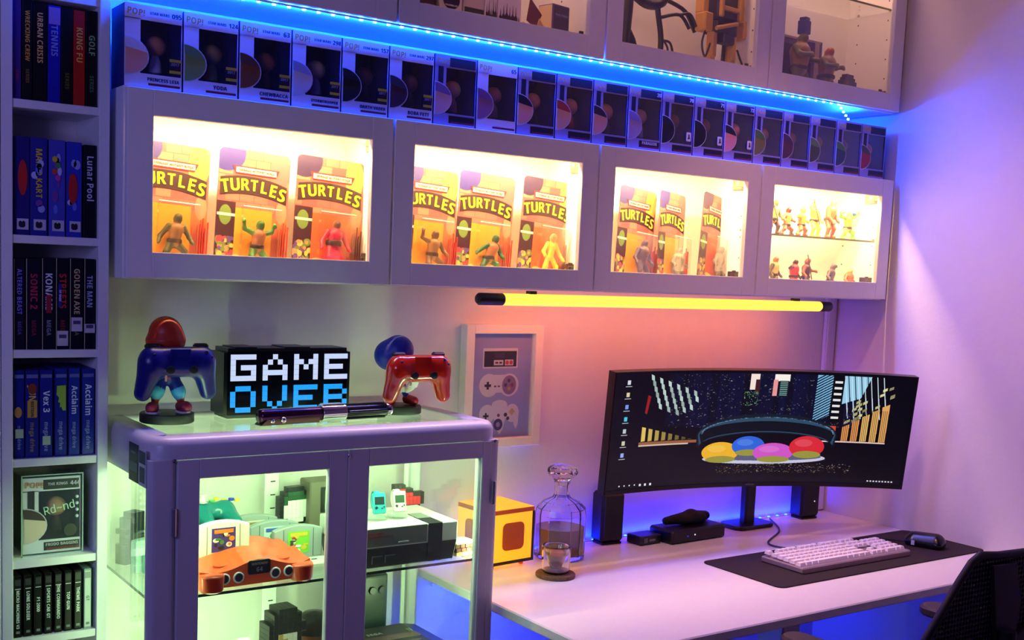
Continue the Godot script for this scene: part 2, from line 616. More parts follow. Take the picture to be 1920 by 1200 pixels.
# ---------------------------------------------------------------- bookcase
func bookcase() -> void:
	var white := grain(C(232, 232, 236), 0.45, 3.0, 0.4, 0.01)
	var tops := [0.545, 0.335, 0.0775, -0.1455, -0.3615, -0.5660, -0.7255, -0.9, -1.1, -1.3]
	for k in 2:
		var x0 := -0.218 - 0.2035 * k
		var t := thing("bookcase", ["narrow white bookcase with six shelves of games left of the cabinets", "white bookcase at the very left edge of the photo"][k], "bookcase", Vector3(x0 + 0.101, 0, 0.002))
		for s in [-1, 1]:
			part(t, "side_panel", box(0.0205, 2.02, 0.168, 0.001), white, Vector3(s * 0.09075, 1.01, 0.084))
		for y in tops:
			part(t, "shelf", box(0.161, 0.016, 0.162, 0.0008), white, Vector3(0, y + YB - 0.008, 0.083))
	var zf := 0.158
	# box: [x0, x1, top, colour, title, title colour, title height share, title centre share, small text, label]
	var r1 := [
		[-0.1947, -0.1794, 0.524, C(62, 40, 120), "", C(190, 50, 90), "SERIES", "purple game box at the left end of the top shelf row"],
		[-0.1775, -0.1592, 0.524, C(14, 14, 18), "WRECKING CREW", C(225, 170, 70), "SERIES", "black game box with gold spine title WRECKING CREW"],
		[-0.1583, -0.1330, 0.523, C(12, 12, 16), "URBAN CRISIS", C(235, 190, 110), "", "black game box with slanted orange title beside the blue box"],
		[-0.1310, -0.1073, 0.520, C(24, 30, 170), "TENNIS", C(130, 140, 225), "", "bright blue game box on the top shelf row"],
		[-0.1063, -0.0844, 0.522, C(14, 14, 18), "", C(170, 160, 60), "SERIES", "black game box between the blue and the red boxes"],
		[-0.0834, -0.0612, 0.518, C(190, 34, 22), "KUNG FU", C(240, 190, 80), "", "red game box with yellow lettering on the top shelf row"],
		[-0.0601, -0.0377, 0.521, C(14, 16, 18), "GOLF", C(150, 190, 130), "SERIES", "black game box with spine title GOLF"]]
	for r in r1:
		var t := game_box(r, 0.335, zf, "cartridge game boxes on the top row")
		if r[5].r > 0.0 and r[4] == "TENNIS":
			part(t, "price_tag", box(0.021, 0.032, 0.0006, 0.0), mat(C(150, 120, 190), 0.6), Vector3(0, 0.165, 0.0008))
	var r2 := [
		[-0.1931, -0.1641, 0.266, C(38, 30, 120), "", C(200, 40, 50), "", "dark blue game box at the left end of the second row"],
		[-0.1631, -0.1316, 0.266, C(40, 44, 150), "MARIO KART", C(230, 200, 60), "", "blue game box with yellow upright title on the second row"],
		[-0.1286, -0.0976, 0.265, C(70, 74, 190), "", C(230, 200, 60), "", "lighter blue game box with small colourful print on the second row"],
		[-0.0956, -0.0661, 0.264, C(44, 56, 190), "", C(210, 50, 40), "", "blue and white game box with a red oval on its spine"],
		[-0.0630, -0.0383, 0.261, C(16, 16, 30), "Lunar Pool", C(205, 205, 235), "", "dark game box with white spine title Lunar Pool"]]
	for i in r2.size():
		var t := game_box(r2[i], 0.0775, zf, "larger game boxes on the second row")
		var w: float = r2[i][1] - r2[i][0]
		if i < 4:
			part(t, "seal", box(w * 0.72, 0.021, 0.0006, 0.0), mat(C(196, 196, 214), 0.6), Vector3(w * 0.05, 0.021, 0.0008))
			part(t, "seal_mark", ext(poly([[-0.006, -0.004], [-0.003, -0.0065], [0.003, -0.0065], [0.006, -0.004], [0.006, 0.004], [0.003, 0.0065], [0, 0.004], [-0.003, 0.0065], [-0.006, 0.004]]), 0.0006), mat(C(20, 18, 40), 0.6), Vector3(0, 0.021, 0.001))
		if i == 0 or i == 3:
			part(t, "spine_print", ext(oval(w * 0.3, 0.034 if i == 0 else 0.03), 0.0006), mat(C(190, 26, 34), 0.6), Vector3(w * 0.05 * (1 - i), 0.11 - 0.015 * (i / 3), 0.0008))
		if i > 0 and i < 4:
			for k in 7:
				part(t, "spine_print", ext(oval(rng.randf_range(0.003, 0.007), rng.randf_range(0.004, 0.012), 9), 0.0006), mat([C(150, 160, 235), C(90, 110, 230), C(190, 195, 240), C(120, 60, 160)][rng.randi() % 4], 0.6), Vector3(rng.randf_range(-0.3, 0.3) * w, rng.randf_range(0.045, 0.165), 0.0007))
		if i == 2:
			for k in 4:
				part(t, "spine_print", ext(oval(0.005, 0.006, 9), 0.0006), mat([C(220, 190, 40), C(60, 150, 70), C(210, 60, 50), C(200, 60, 170)][k], 0.6), Vector3(-0.005 + 0.006 * (k % 2), 0.15 - 0.012 * k, 0.001))
	var r3 := [
		[-0.1934, -0.1729, 0.031, C(14, 14, 40), "ALTERED BEAST", C(130, 120, 220), "MEGA", "dark cartridge case titled ALTERED BEAST on the third row"],
		[-0.1709, -0.1423, 0.032, C(14, 14, 34), "SONIC 2", C(190, 40, 80), "MEGA", "dark cartridge case with red number two title on the third row"],
		[-0.1413, -0.1162, 0.034, C(13, 13, 32), "KONAMI", C(225, 225, 240), "MEGA", "dark cartridge case with white publisher word above red print"],
		[-0.1152, -0.0898, 0.035, C(13, 13, 32), "STREETS", C(210, 50, 40), "MEGA", "dark cartridge case titled STREETS in red on the third row"],
		[-0.0887, -0.0620, 0.035, C(12, 12, 30), "GOLDEN AXE", C(205, 190, 130), "MEGA", "dark cartridge case titled GOLDEN AXE on the third row"],
		[-0.0609, -0.0401, 0.036, C(12, 12, 30), "THE MAN", C(170, 175, 220), "", "dark cartridge case at the right end of the third row"]]
	for i in r3.size():
		var t := game_box(r3[i], -0.1455, zf, "cartridge cases on the third row")
		var w: float = r3[i][1] - r3[i][0]
		part(t, "hinge_edge", box(0.0012, r3[i][2] + 0.1455, 0.001, 0.0), mat(C(190, 180, 150), 0.5), Vector3(-w / 2 + 0.0008, (r3[i][2] + 0.1455) / 2, 0.0006))
		if i == 3:
			part(t, "spine_band", box(0.006, 0.046, 0.0007, 0.0), mat(C(30, 34, 150), 0.6), Vector3(-0.005, 0.107, 0.0012))
			words(t, "title", "OF RAGE", 0.004, mat(C(225, 225, 240), 0.6), Vector3(-0.005, 0.107, 0.0018), Vector3(0, 0, -PI / 2))
		if i == 2:
			part(t, "spine_print", box(0.010, 0.036, 0.0007, 0.0), mat(C(150, 20, 50), 0.6), Vector3(0, 0.09, 0.0012))
		if i > 2:
			var pt := part(t, "price_sticker", box(0.021, [0.03, 0.028, 0.018][i - 3], 0.0006, 0.0), mat(C(200, 200, 205), 0.6), Vector3(0, [0.022, 0.05, 0.042][i - 3], 0.0012))
			part(pt, "print", box(0.014, 0.007, 0.0006, 0.0), mat(C(80, 60, 110), 0.6), Vector3(0, 0.004, 0.0005))
	var r4 := [
		[-0.1936, -0.1740, -0.187, C(20, 26, 130), "", C(200, 200, 230), "mega drive", "blue cartridge case at the left end of the fourth row"],
		[-0.1720, -0.1471, -0.187, C(20, 26, 130), "JUNGLE", C(220, 180, 70), "mega drive", "blue cartridge case with a round badge and gold square"],
		[-0.1450, -0.1208, -0.187, C(20, 28, 140), "Vex 3", C(215, 225, 235), "mega drive", "blue cartridge case with a price sticker over its lower lettering"],
		[-0.1167, -0.0932, -0.184, C(22, 36, 140), "", C(220, 225, 240), "mega drive", "blue cartridge case with a green jagged shape on the spine"],
		[-0.0901, -0.0683, -0.184, C(22, 44, 150), "Acclaim", C(220, 225, 240), "mega drive", "blue cartridge case with long white publisher word, second from right"],
		[-0.0641, -0.0399, -0.185, C(22, 40, 145), "Acclaim", C(220, 225, 240), "mega drive", "blue cartridge case at the right end of the fourth row"]]
	for i in r4.size():
		var t := game_box(r4[i], -0.3615, zf, "blue cartridge cases on the fourth row")
		var w: float = r4[i][1] - r4[i][0]
		part(t, "header", box(w * 0.86, 0.007, 0.0006, 0.0), mat(C(96, 104, 170), 0.6), Vector3(0, 0.163, 0.0008))
		if i == 0:
			part(t, "spine_print", ext(oval(0.007, 0.011, 12), 0.0006), mat(C(190, 140, 60), 0.6), Vector3(-0.002, 0.092, 0.001))
		if i == 1:
			part(t, "badge", ext(oval(0.0085, 0.011, 16), 0.0006), mat(C(120, 40, 20), 0.6), Vector3(0, 0.138, 0.001))
			var sq := part(t, "gold_square", box(0.018, 0.034, 0.0006, 0.0), mat(C(190, 150, 60), 0.6), Vector3(0, 0.098, 0.001))
			words(sq, "print", "EDITION", 0.006, mat(C(40, 30, 20), 0.6), Vector3(0, 0, 0.0005), Vector3(0, 0, -PI / 2), 0.03)
		if i == 2 or i == 0:
			part(t, "price_sticker", box(0.015, 0.018, 0.0006, 0.0), mat(C(170, 195, 160), 0.6), Vector3(0, 0.034 + 0.016 * (1 - i / 2), 0.0022))
		if i == 3:
			part(t, "spine_print", ext(poly([[-0.008, 0.03], [0.009, 0.031], [0.009, -0.02], [0.003, -0.02], [0.0, -0.012], [-0.003, -0.014], [-0.002, -0.004], [-0.006, -0.003], [-0.004, 0.006], [-0.009, 0.012]]), 0.0006), mat(C(150, 190, 60), 0.6), Vector3(0, 0.113, 0.001))
	var r6 := ["MICRO MACHINES V3", "LONE SOLDIER", "F1 2000", "SPORTS CAR GT", "THE COMMANDO", "TOP GUN", "THEME PARK", "GT", ""]
	var r6l := ["disc case with spine title MICRO MACHINES V3 at the left end of the bottom row", "disc case with spine title LONE SOLDIER", "disc case with spine title F1 2000", "disc case with spine title SPORTS CAR GT", "disc case with spine title THE COMMANDO", "disc case with glare patches on the spine, sixth from left", "disc case with bright glare, seventh from left on the bottom row", "pale disc case with grey print, second from right on the bottom row", "pale green disc case at the right end of the bottom row"]
	for i in 9:
		var x0 := -0.1941 + 0.01935 * i
		var pale := i > 6
		var t := thing("disc_case", r6l[i], "disc case", W(x0 + 0.0077, -0.7255, zf - 0.001), 0.0, "disc cases on the bottom row")
		var shell := mat(C(150, 175, 160) if pale else C(16, 17, 20), 0.15)
		part(t, "case", box(0.0145, 0.126, 0.14, 0.0006), shell, Vector3(0, 0.063, -0.07))
		part(t, "spine_insert", box(0.0115, 0.118, 0.0006, 0.0), mat(C(205, 215, 205) if pale else C(12, 12, 14), 0.35), Vector3(0, 0.063, 0.0002))
		part(t, "format_mark", box(0.0105, 0.013, 0.0006, 0.0), mat(C(150, 160, 150) if i == 7 else C(52, 54, 56), 0.4), Vector3(0, 0.113, 0.0006))
		if not pale:
			part(t, "rule", box(0.0105, 0.0012, 0.0006, 0.0), mat(C(225, 230, 228), 0.4), Vector3(0, 0.1, 0.0006))
		if r6[i] != "":
			words(t, "title", r6[i], 0.0062, mat(C(90, 110, 100) if pale else C(222, 232, 226), 0.5), Vector3(0, 0.058 if i == 0 else 0.064, 0.0006), Vector3(0, 0, -PI / 2), 0.078)
		part(t, "maker_print", box(0.007, 0.005, 0.0006, 0.0), mat(C(120, 126, 124), 0.5), Vector3(0, 0.011, 0.0006))
	# the boxed collectible in its clear case
	var t := thing("collectible_box", "boxed collectible in a clear case alone on the bookcase shelf", "toy box", W(-0.1165, -0.566, 0.092), 0.0)
	carton(t, 0.112, 0.155, 0.085, C(225, 228, 232), C(16, 18, 26), C(16, 14, 20), "THE RINGS", "444", "FRODO BAGGINS", C(226, 205, 180), C(60, 34, 24), false, 0.004)
	words(t, "signature", "Rd~nd", 0.018, mat(C(190, 235, 205), 0.4), Vector3(0.014, 0.095, 0.0445), Vector3(0, 0, 0.2), 0.06, false)
	part(t, "sticker", ext(oval(0.013, 0.013), 0.0006), mat(C(24, 26, 20), 0.5), Vector3(0.036, 0.047, 0.0437))
	var g := pane(C(235, 255, 245), 0.015)
	for s in [-1, 1]:
		part(t, "case_pane", box(0.0015, 0.165, 0.096, 0.0), g, Vector3(s * 0.0595, 0.0825, 0))
		part(t, "case_pane", box(0.119, 0.165, 0.0015, 0.0), g, Vector3(0, 0.0825, s * 0.049))
	part(t, "case_pane", box(0.119, 0.0015, 0.098, 0.0), g, Vector3(0, 0.166, 0))
	part(t, "case_edges", boxes([[-0.059, 0.0825, 0.049, 0.002, 0.165, 0.002], [0.059, 0.0825, 0.049, 0.002, 0.165, 0.002], [0, 0.165, 0.049, 0.12, 0.002, 0.002], [0, 0.001, 0.049, 0.12, 0.002, 0.002]], 0.0), mat(C(170, 200, 185), 0.2))
	for y in [0.0, 1.0, 2.0, 3.0]:
		part(t, "bead", ball(0.0035, 0.0035, 0.0035, 10), mat(C(230, 245, 235), 0.2), Vector3(0.049, 0.075 + 0.0135 * y, 0.0435))

func game_box(r: Array, base: float, zf: float, group: String) -> Node3D:
	var w: float = r[1] - r[0] - 0.0006
	var h: float = r[2] - base
	var t := thing("game_box", r[7], "game box", W((r[0] + r[1]) / 2, base, zf), 0.0, group)
	part(t, "carton", box(w, h, 0.13, 0.0009), mat(r[3], 0.35), Vector3(0, h / 2, -0.065))
	var m := mat(r[5], 0.5)
	if r[4] != "":
		words(t, "title", r[4], minf(w * 0.52, 0.013), m, Vector3(0, h * 0.64, 0.0007), Vector3(0, 0, -PI / 2), h * 0.5)
	if r[6] != "":
		words(t, "series_mark", r[6], minf(w * 0.34, 0.008), mat((r[3] as Color).lerp(r[5], 0.6), 0.5), Vector3(0, h * 0.24, 0.0007), Vector3(0, 0, -PI / 2), h * 0.36)
	return t

# a windowed display carton: base at the origin, front towards +z
func carton(t: Node3D, w: float, h: float, d: float, face: Color, inside: Color, band: Color, title: String, num: String, called: String, head: Color, hair: Color, sticker: bool, lift := 0.0) -> void:
	var y0 := lift
	var mi := mat(inside, 0.6)
	part(t, "carton", boxes([[0, y0 + h / 2, -d / 2 + 0.001, w, h, 0.002], [-w / 2 + 0.001, y0 + h / 2, 0, 0.002, h, d], [w / 2 - 0.001, y0 + h / 2, 0, 0.002, h, d], [0, y0 + 0.001, 0, w, 0.002, d], [0, y0 + h - 0.001, 0, w, 0.002, d]], 0.0), mi)
	var fm := mat(face, 0.5)
	part(t, "front_panel", boxes([[0, y0 + h * 0.91, d / 2, w, h * 0.18, 0.002], [0, y0 + h * 0.085, d / 2, w, h * 0.17, 0.002], [-w * 0.365, y0 + h * 0.5, d / 2, w * 0.27, h * 0.66, 0.002], [w * 0.495, y0 + h * 0.5, d / 2, w * 0.01, h * 0.66, 0.002]], 0.0), fm)
	var z := d / 2 + 0.0012
	if band != face:
		part(t, "title_band", box(w * 0.62, h * 0.13, 0.0008, 0.0), mat(band, 0.5), Vector3(w * 0.16, y0 + h * 0.905, z))
		part(t, "side_band", box(w * 0.12, h * 0.6, 0.0008, 0.0), mat(band, 0.5), Vector3(-w * 0.36, y0 + h * 0.53, z))
		part(t, "name_band", box(w * 0.62, h * 0.11, 0.0008, 0.0), mat(band, 0.5), Vector3(w * 0.17, y0 + h * 0.085, z))
	words(t, "logo", "POP!", h * 0.085, mat(C(205, 150, 50), 0.5), Vector3(-w * 0.31, y0 + h * 0.905, z + 0.001), Vector3(0, 0, -0.06), w * 0.3)
	if title != "":
		words(t, "title", title, h * 0.055, mat(C(14, 14, 30) if band == face else C(205, 200, 215), 0.5), Vector3(w * 0.1, y0 + h * 0.91, z + 0.001), Vector3.ZERO, w * 0.34)
	if num != "":
		words(t, "number", num, h * 0.06, mat(C(14, 14, 30) if band == face else C(205, 200, 215), 0.5), Vector3(w * 0.4, y0 + h * 0.91, z + 0.001), Vector3.ZERO, w * 0.17)
	if called != "":
		words(t, "name_print", called, h * 0.05, mat(C(24, 14, 60) if band == face else C(205, 200, 205), 0.5), Vector3(w * 0.17, y0 + h * 0.105, z + 0.001), Vector3.ZERO, w * 0.56)
	part(t, "name_stripe", box(w * 0.56, h * 0.028, 0.0008, 0.0), mat(C(120, 22, 40), 0.5), Vector3(w * 0.19, y0 + h * 0.045, z + 0.0004))
	# plain rounded print where the carton carries a portrait
	var o := PackedVector2Array()
	for i in 13:
		var a := -PI / 2 + PI * i / 12
		o.append(Vector2(-w * 0.5 + cos(a) * w * 0.42, sin(a) * h * 0.24))
	var edge := part(t, "portrait_edge", ext(o, 0.0008), mat(C(200, 200, 215), 0.5), Vector3(0, y0 + h * 0.37, z))
	part(edge, "portrait_print", ext(inset(o, 0.0022), 0.0008), mat(head, 0.5), Vector3(0, 0, 0.0006))
	var top := PackedVector2Array()
	for i in 8:
		var a := 0.25 + (PI / 2 - 0.25) * i / 7
		top.append(Vector2(-w * 0.5 + cos(a) * w * 0.4, sin(a) * h * 0.225))
	top.append(Vector2(-w * 0.485, h * 0.1))
	part(edge, "portrait_print", ext(top, 0.0008), mat(hair, 0.5), Vector3(0, 0, 0.0012))
	# plain toy inside, window before it
	var toy := part(t, "toy", ball(w * 0.19, h * 0.13, w * 0.16, 16), mat(head.lerp(C(200, 120, 50), 0.5), 0.6), Vector3(w * 0.14, y0 + h * 0.56, 0.004))
	part(toy, "toy_body", lathe([[0.0, -h * 0.34], [w * 0.12, -h * 0.33], [w * 0.1, -h * 0.2], [w * 0.06, -h * 0.12]], 12), mat(hair, 0.6))
	if sticker:
		var s := part(t, "sticker", box(w * 0.2, h * 0.17, 0.0008, 0.0), mat(C(26, 24, 60), 0.5), Vector3(w * 0.38, y0 + h * 0.3, z - 0.0006))
		part(s, "sticker_band", boxes([[0, h * 0.07, 0.0006, w * 0.2, h * 0.035, 0.0006], [0, -h * 0.07, 0.0006, w * 0.2, h * 0.035, 0.0006]], 0.0), mat(C(190, 170, 40), 0.5))
		words(s, "print", "2017", h * 0.035, mat(C(150, 140, 180), 0.5), Vector3(0, 0.004, 0.0006), Vector3.ZERO, w * 0.18)
	part(t, "window", box(w * 0.72, h * 0.66, 0.0006, 0.0), pane(C(200, 210, 255), 0.012), Vector3(w * 0.13, y0 + h * 0.5, d / 2 - 0.002))

func collectible_cartons() -> void:
	var white := C(222, 214, 232)
	var dark := C(26, 20, 58)
	var skin_c := C(222, 160, 150)
	var rows := [
		[white, "STAR WARS", "095", "PRINCESS LEIA", skin_c, C(210, 205, 230), "white collectible carton numbered 095, leftmost in the row"],
		[white, "STAR WARS", "124", "YODA", C(120, 150, 84), C(100, 130, 76), "white collectible carton numbered 124 with a green portrait print"],
		[white, "STAR WARS", "63", "CHEWBACCA", C(122, 70, 34), C(90, 48, 26), "white collectible carton numbered 63 with a brown portrait print"],
		[white, "STAR WARS", "298", "STORMTROOPER", C(205, 205, 225), C(150, 150, 190), "white collectible carton numbered 298 with a pale portrait print"],
		[white, "STAR WARS", "157", "DARTH VADER", C(16, 16, 24), C(10, 10, 16), "white collectible carton numbered 157 with a black portrait print"],
		[white, "STAR WARS", "297", "BOBA FETT", C(60, 40, 60), C(40, 44, 70), "white collectible carton numbered 297 with a dark reddish portrait print"],
		[dark, "", "", "", C(210, 170, 190), C(120, 90, 150), "dark collectible carton just right of the six white ones"],
		[white, "", "65", "", C(150, 100, 150), C(120, 80, 130), "pale collectible carton numbered 65 amid the dark cartons"],
		[dark, "", "", "", skin_c, C(20, 18, 24), "dark collectible carton with pale portrait and black hair, left of the red-haired one"],
		[dark, "", "", "", C(220, 160, 140), C(170, 50, 30), "dark collectible carton with a red-haired portrait print"],
		[dark, "", "", "", skin_c, C(50, 30, 26), "dark collectible carton with a brown-haired portrait, right of the red-haired one"],
		[dark, "", "20", "PARAGON", C(170, 150, 200), C(140, 120, 190), "dark collectible carton with a pale violet portrait print"],
		[dark, "", "70", "", C(12, 12, 18), C(10, 10, 14), "dark collectible carton with black portrait and white tag, left one of two"],
		[dark, "", "71", "", C(13, 12, 18), C(10, 10, 14), "dark collectible carton with black portrait and white tag, right one of two"],
		[dark, "", "72", "", C(225, 150, 160), C(22, 20, 26), "dark collectible carton with white tag and pink-faced portrait print"],
		[C(60, 40, 70), "", "", "", C(120, 120, 50), C(80, 120, 40), "purple collectible carton with olive portrait, fifth from the right end"],
		[C(60, 40, 70), "", "", "", C(90, 50, 60), C(80, 44, 60), "purple collectible carton with dull red portrait, fourth from the right end"],
		[C(60, 40, 70), "", "", "", C(70, 80, 40), C(100, 130, 50), "purple collectible carton with green and dark portrait, third from the right end"],
		[C(60, 40, 70), "", "", "", C(50, 70, 90), C(80, 130, 50), "purple collectible carton with green and blue portrait, second from the right end"],
		[C(60, 40, 70), "", "", "", C(160, 30, 36), C(70, 70, 40), "purple collectible carton with red portrait at the right end of the row"]]
	for i in rows.size():
		var r = rows[i]
		var t := thing("collectible_carton", r[6], "toy box", W(0.059 + 0.1183 * i, 0.3802, 0.158), 0.0, "collectible cartons standing on the lower wall cabinets")
		var band: Color = r[0]
		if i > 5 and i != 7:
			band = C(12, 10, 26)
			r[0] = C(150, 140, 190)
		carton(t, 0.1145, 0.1595, 0.088, r[0], C(24, 22, 104), band, r[1], r[2], r[3], r[4], r[5], i < 6)
		if i >= 12 and i <= 14:
			part(t, "white_tag", ext(rrect(0.017, 0.024, 0.003), 0.0008), mat(C(225, 225, 235), 0.5), Vector3(0.042, 0.048, 0.0455))
			part(t, "tag_mark", ext(poly([[-0.004, -0.006], [0.005, -0.006], [0.003, 0.0], [0.002, 0.007], [-0.002, 0.006], [-0.001, 0.0]]), 0.0008), mat(C(20, 20, 24), 0.5), Vector3(0.042, 0.048, 0.046))

# ---------------------------------------------------------------- wall cabinets
func wall_cabinets() -> void:
	var white := grain(C(234, 233, 236), 0.5, 3.0, 0.4, 0.01)
	var inner := mat(C(240, 236, 228), 0.55)
	var lower := ["lower white wall cabinet with glass door, first from left, three carded figures inside", "lower white wall cabinet with glass door, second from left", "lower white wall cabinet with glass door, third from left, three turned cards inside", "lower white wall cabinet with glass door at the right end, two tiers of figures"]
	var upper := ["upper white wall cabinet above the left end of the carton row", "upper white wall cabinet with boxes and books inside", "upper white wall cabinet with black and yellow sculptures inside", "upper white wall cabinet at the right end with olive figures inside"]
	for row in 2:
		for i in 4:
			var y0 := 0.0 if row == 0 else 0.5865
			var h := 0.38 if row == 0 else 0.64
			var t := thing("wall_cabinet", (lower if row == 0 else upper)[i], "wall cabinet", W(0.3 + 0.6 * i, y0, 0.0), 0.0, ["lower row of wall cabinets", "upper row of wall cabinets"][row])
			var lit := inner
			part(t, "back_panel", box(0.598, h, 0.006, 0.0), lit, Vector3(0, h / 2, 0.006))
			for s in [-1, 1]:
				part(t, "side_panel", box(0.016, h, 0.2, 0.0006), lit if not (i == 0 and s == -1) else white, Vector3(s * 0.2915, h / 2, 0.102))
			part(t, "bottom_panel", box(0.567, 0.016, 0.194, 0.0004), lit, Vector3(0, 0.008, 0.105))
			part(t, "top_panel", box(0.567, 0.016, 0.194, 0.0004), lit, Vector3(0, h - 0.008, 0.105))
			var d := part(t, "door", door_frame(0.594, h - 0.006, 0.052), white, Vector3(0, h / 2, 0.2035))
			part(d, "glass_pane", box(0.594 - 0.1, h - 0.11, 0.003, 0.0), pane(C(240, 245, 255), 0.008), Vector3(0, 0, 0.005))
			for y in ([0.055] if row == 0 else [0.055, h - 0.07]):
				part(t, "hinge", boxes([[0.018, 0, 0.0, 0.008, 0.03, 0.05], [0.0, 0.0, 0.022, 0.035, 0.018, 0.012], [-0.006, 0.004, 0.02, 0.012, 0.028, 0.006]], 0.001), mat(C(60, 44, 36), 0.4, 0.3), Vector3(0.262, y, 0.155))
			if row == 0:
				part(t, "hinge", boxes([[0.018, 0, 0.0, 0.008, 0.03, 0.05], [0.0, 0.0, 0.022, 0.03, 0.014, 0.01]], 0.001), mat(C(150, 130, 110), 0.4, 0.3), Vector3(0.262, h - 0.06, 0.155))
			part(t, "shelf_pin", boxes([[0.282, h * 0.5, 0.05, 0.006, 0.006, 0.006], [0.282, h * 0.5, 0.17, 0.006, 0.006, 0.006]], 0.0), mat(C(120, 100, 80), 0.3, 0.6))
			for k in (5 if row == 1 else 3):
				for z in [0.05, 0.165]:
					part(t, "peg_hole", box(0.001, 0.004, 0.004, 0.0), mat(C(70, 55, 45), 0.7), Vector3(0.2833, 0.11 + k * 0.06, z))
			# the strip of light inside, behind the door's top rail
			var c: Color = WARM if row == 0 else DIMWARM
			var en := [LOW_E, LOW_E * 1.05, LOW_E * 0.85, LOW_E * 1.0][i] as float if row == 0 else UP_E
			part(t, "led_strip", box(0.50, 0.005, 0.008, 0.0), glow(c, 1.3 if row == 0 else 0.8), Vector3(0, h - 0.0185, 0.19))
			area("cabinet_light", WARM_L if row == 0 else DIM_L, en, Vector2(0.48, 0.012), W(0.3 + 0.6 * i, y0 + h - 0.024, 0.188), Vector3(0, -1, -0.12))
			if i == 3:
				var gy := 0.181 if row == 0 else 0.315
				var sh := solo("glass_shelf", ["clear glass shelf between two tiers of small figures", "clear glass shelf high in the upper right cabinet"][row], "shelf", box(0.564, 0.006, 0.165, 0.0), pane(C(190, 230, 205), 0.1), W(2.1, y0 + gy + 0.003, 0.097))
				part(sh, "front_edge", box(0.564, 0.0058, 0.0012, 0.0), mat(C(120, 130, 90), 0.3), Vector3(0, 0, 0.0832))

const WARM := Color(1.0, 0.845, 0.64)
const DIMWARM := Color(1.0, 0.78, 0.62)
const LOW_E := 0.85
const UP_E := 0.15

func door_frame(w: float, h: float, b: float) -> Mesh:
	var key := "door%.3f,%.3f" % [w, h]
	if not mesh_cache.has(key):
		mesh_cache[key] = boxes([[-w / 2 + b / 2, 0, 0.009, b, h, 0.018], [w / 2 - b / 2, 0, 0.009, b, h, 0.018], [0, h / 2 - b / 2, 0.009, w - 2 * b, b, 0.018], [0, -h / 2 + b / 2, 0.009, w - 2 * b, b, 0.018]], 0.0012)
	return mesh_cache[key]

# ---------------------------------------------------------------- lamps of the place
func tube_lamp() -> void:
	var zc := 0.155
	var yc := -0.0265
	var t := thing("tube_lamp", "glowing yellow tube lamp with black end caps under the lower cabinets", "lamp", W(1.55, yc, zc))
	var r := 0.0155
	var mk := func(a: float, b: float, cap: float) -> Mesh:
		return lathe([[0.0, a], [r * 0.7, a], [r, a + cap], [r, b - cap], [r * 0.7, b], [0.0, b]], 20)
	part(t, "glowing_tube", mk.call(-0.595, 0.618, 0.008), glow(Color(1.0, 0.80, 0.30), 1.6), Vector3.ZERO, Vector3(0, 0, -PI / 2))
	r = 0.0175
	part(t, "end_cap", mk.call(-0.666, -0.585, 0.006), mat(C(14, 12, 14), 0.4), Vector3.ZERO, Vector3(0, 0, -PI / 2))
	part(t, "end_cap", mk.call(0.612, 0.664, 0.006), mat(C(14, 12, 14), 0.4), Vector3.ZERO, Vector3(0, 0, -PI / 2))
	for sx in [-0.5, 0.5]:
		part(t, "bracket", box(0.02, 0.008, 0.02, 0.0), mat(C(30, 28, 28), 0.4), Vector3(sx, 0.019, 0))
	area("tube_light", TUBE, TUBE_E, Vector2(1.18, 0.02), W(1.55, yc - 0.019, zc - 0.006), Vector3(0, -1, -0.75))
	area("tube_light", TUBE, TUBE_E * 0.5, Vector2(1.18, 0.02), W(1.55, yc - 0.019, zc + 0.006), Vector3(0, -1, 0.5))

const TUBE := Color(1.000, 0.455, 0.187)
const TUBE_E := 0.13
const BLUE := Color(0.0, 0.31, 1.0)
const CHIP_E := 2500.0
const BAND_E := 1.6

func led_strips() -> void:
	var chip := glow(Color(0.05, 0.28, 1.0), CHIP_E)
	var t := thing("led_strip", "bright blue LED strip along the underside of the upper cabinets", "LED strip", W(1.15, 0.5885, 0.212))
	part(t, "tape", box(2.26, 0.0045, 0.0012, 0.0), mat(C(225, 228, 235), 0.5), Vector3(0.0, -0.0026, 0.0))
	for i in 66:
		var bend := Vector3.ZERO if i < 62 else Vector3(0, -0.006 * (i - 61), -0.018 * (i - 61))   # the loose end hangs off
		part(t, "led", box(0.007, 0.005, 0.0022, 0.0), chip, Vector3(-1.115 + 0.0342 * i, -0.0048, -0.002) + bend)
	area("strip_light", BLUE, BAND_E, Vector2(2.2, 0.01), W(1.15, 0.581, 0.206), Vector3(0, -0.5, -1))
	var t2 := thing("led_strip", "blue LED strip lying along the back edge of the desk", "LED strip", W(1.6, DESK, 0.010))
	part(t2, "tape", box(1.5, 0.0016, 0.008, 0.0), mat(C(225, 228, 235), 0.5), Vector3(0, 0.0012, 0))
	for i in 36:
		part(t2, "led", box(0.006, 0.0022, 0.005, 0.0), chip_low(), Vector3(-0.72 + 0.0412 * i, 0.0031, 0.0))
	area("strip_light", Color(0.0, 0.12, 1.0), DS_E, Vector2(1.5, 0.008), W(1.6, DESK + 0.008, 0.014), Vector3(0, 1, -0.15))
	var t3 := thing("led_strip", "blue LED strip on the wall under the desk top", "LED strip", W(1.62, DESK - 0.06, 0.012))
	part(t3, "tape", box(1.5, 0.012, 0.003, 0.0), mat(C(225, 228, 235), 0.5), Vector3.ZERO)
	part(t3, "led_row", box(1.48, 0.005, 0.002, 0.0), glow(Color(0.04, 0.22, 1.0), 3.0), Vector3(0, 0, 0.002))
	area("strip_light", Color(0.03, 0.10, 1.0), 0.9, Vector2(1.5, 0.02), W(1.62, DESK - 0.07, 0.05), Vector3(0, -0.8, -0.6))

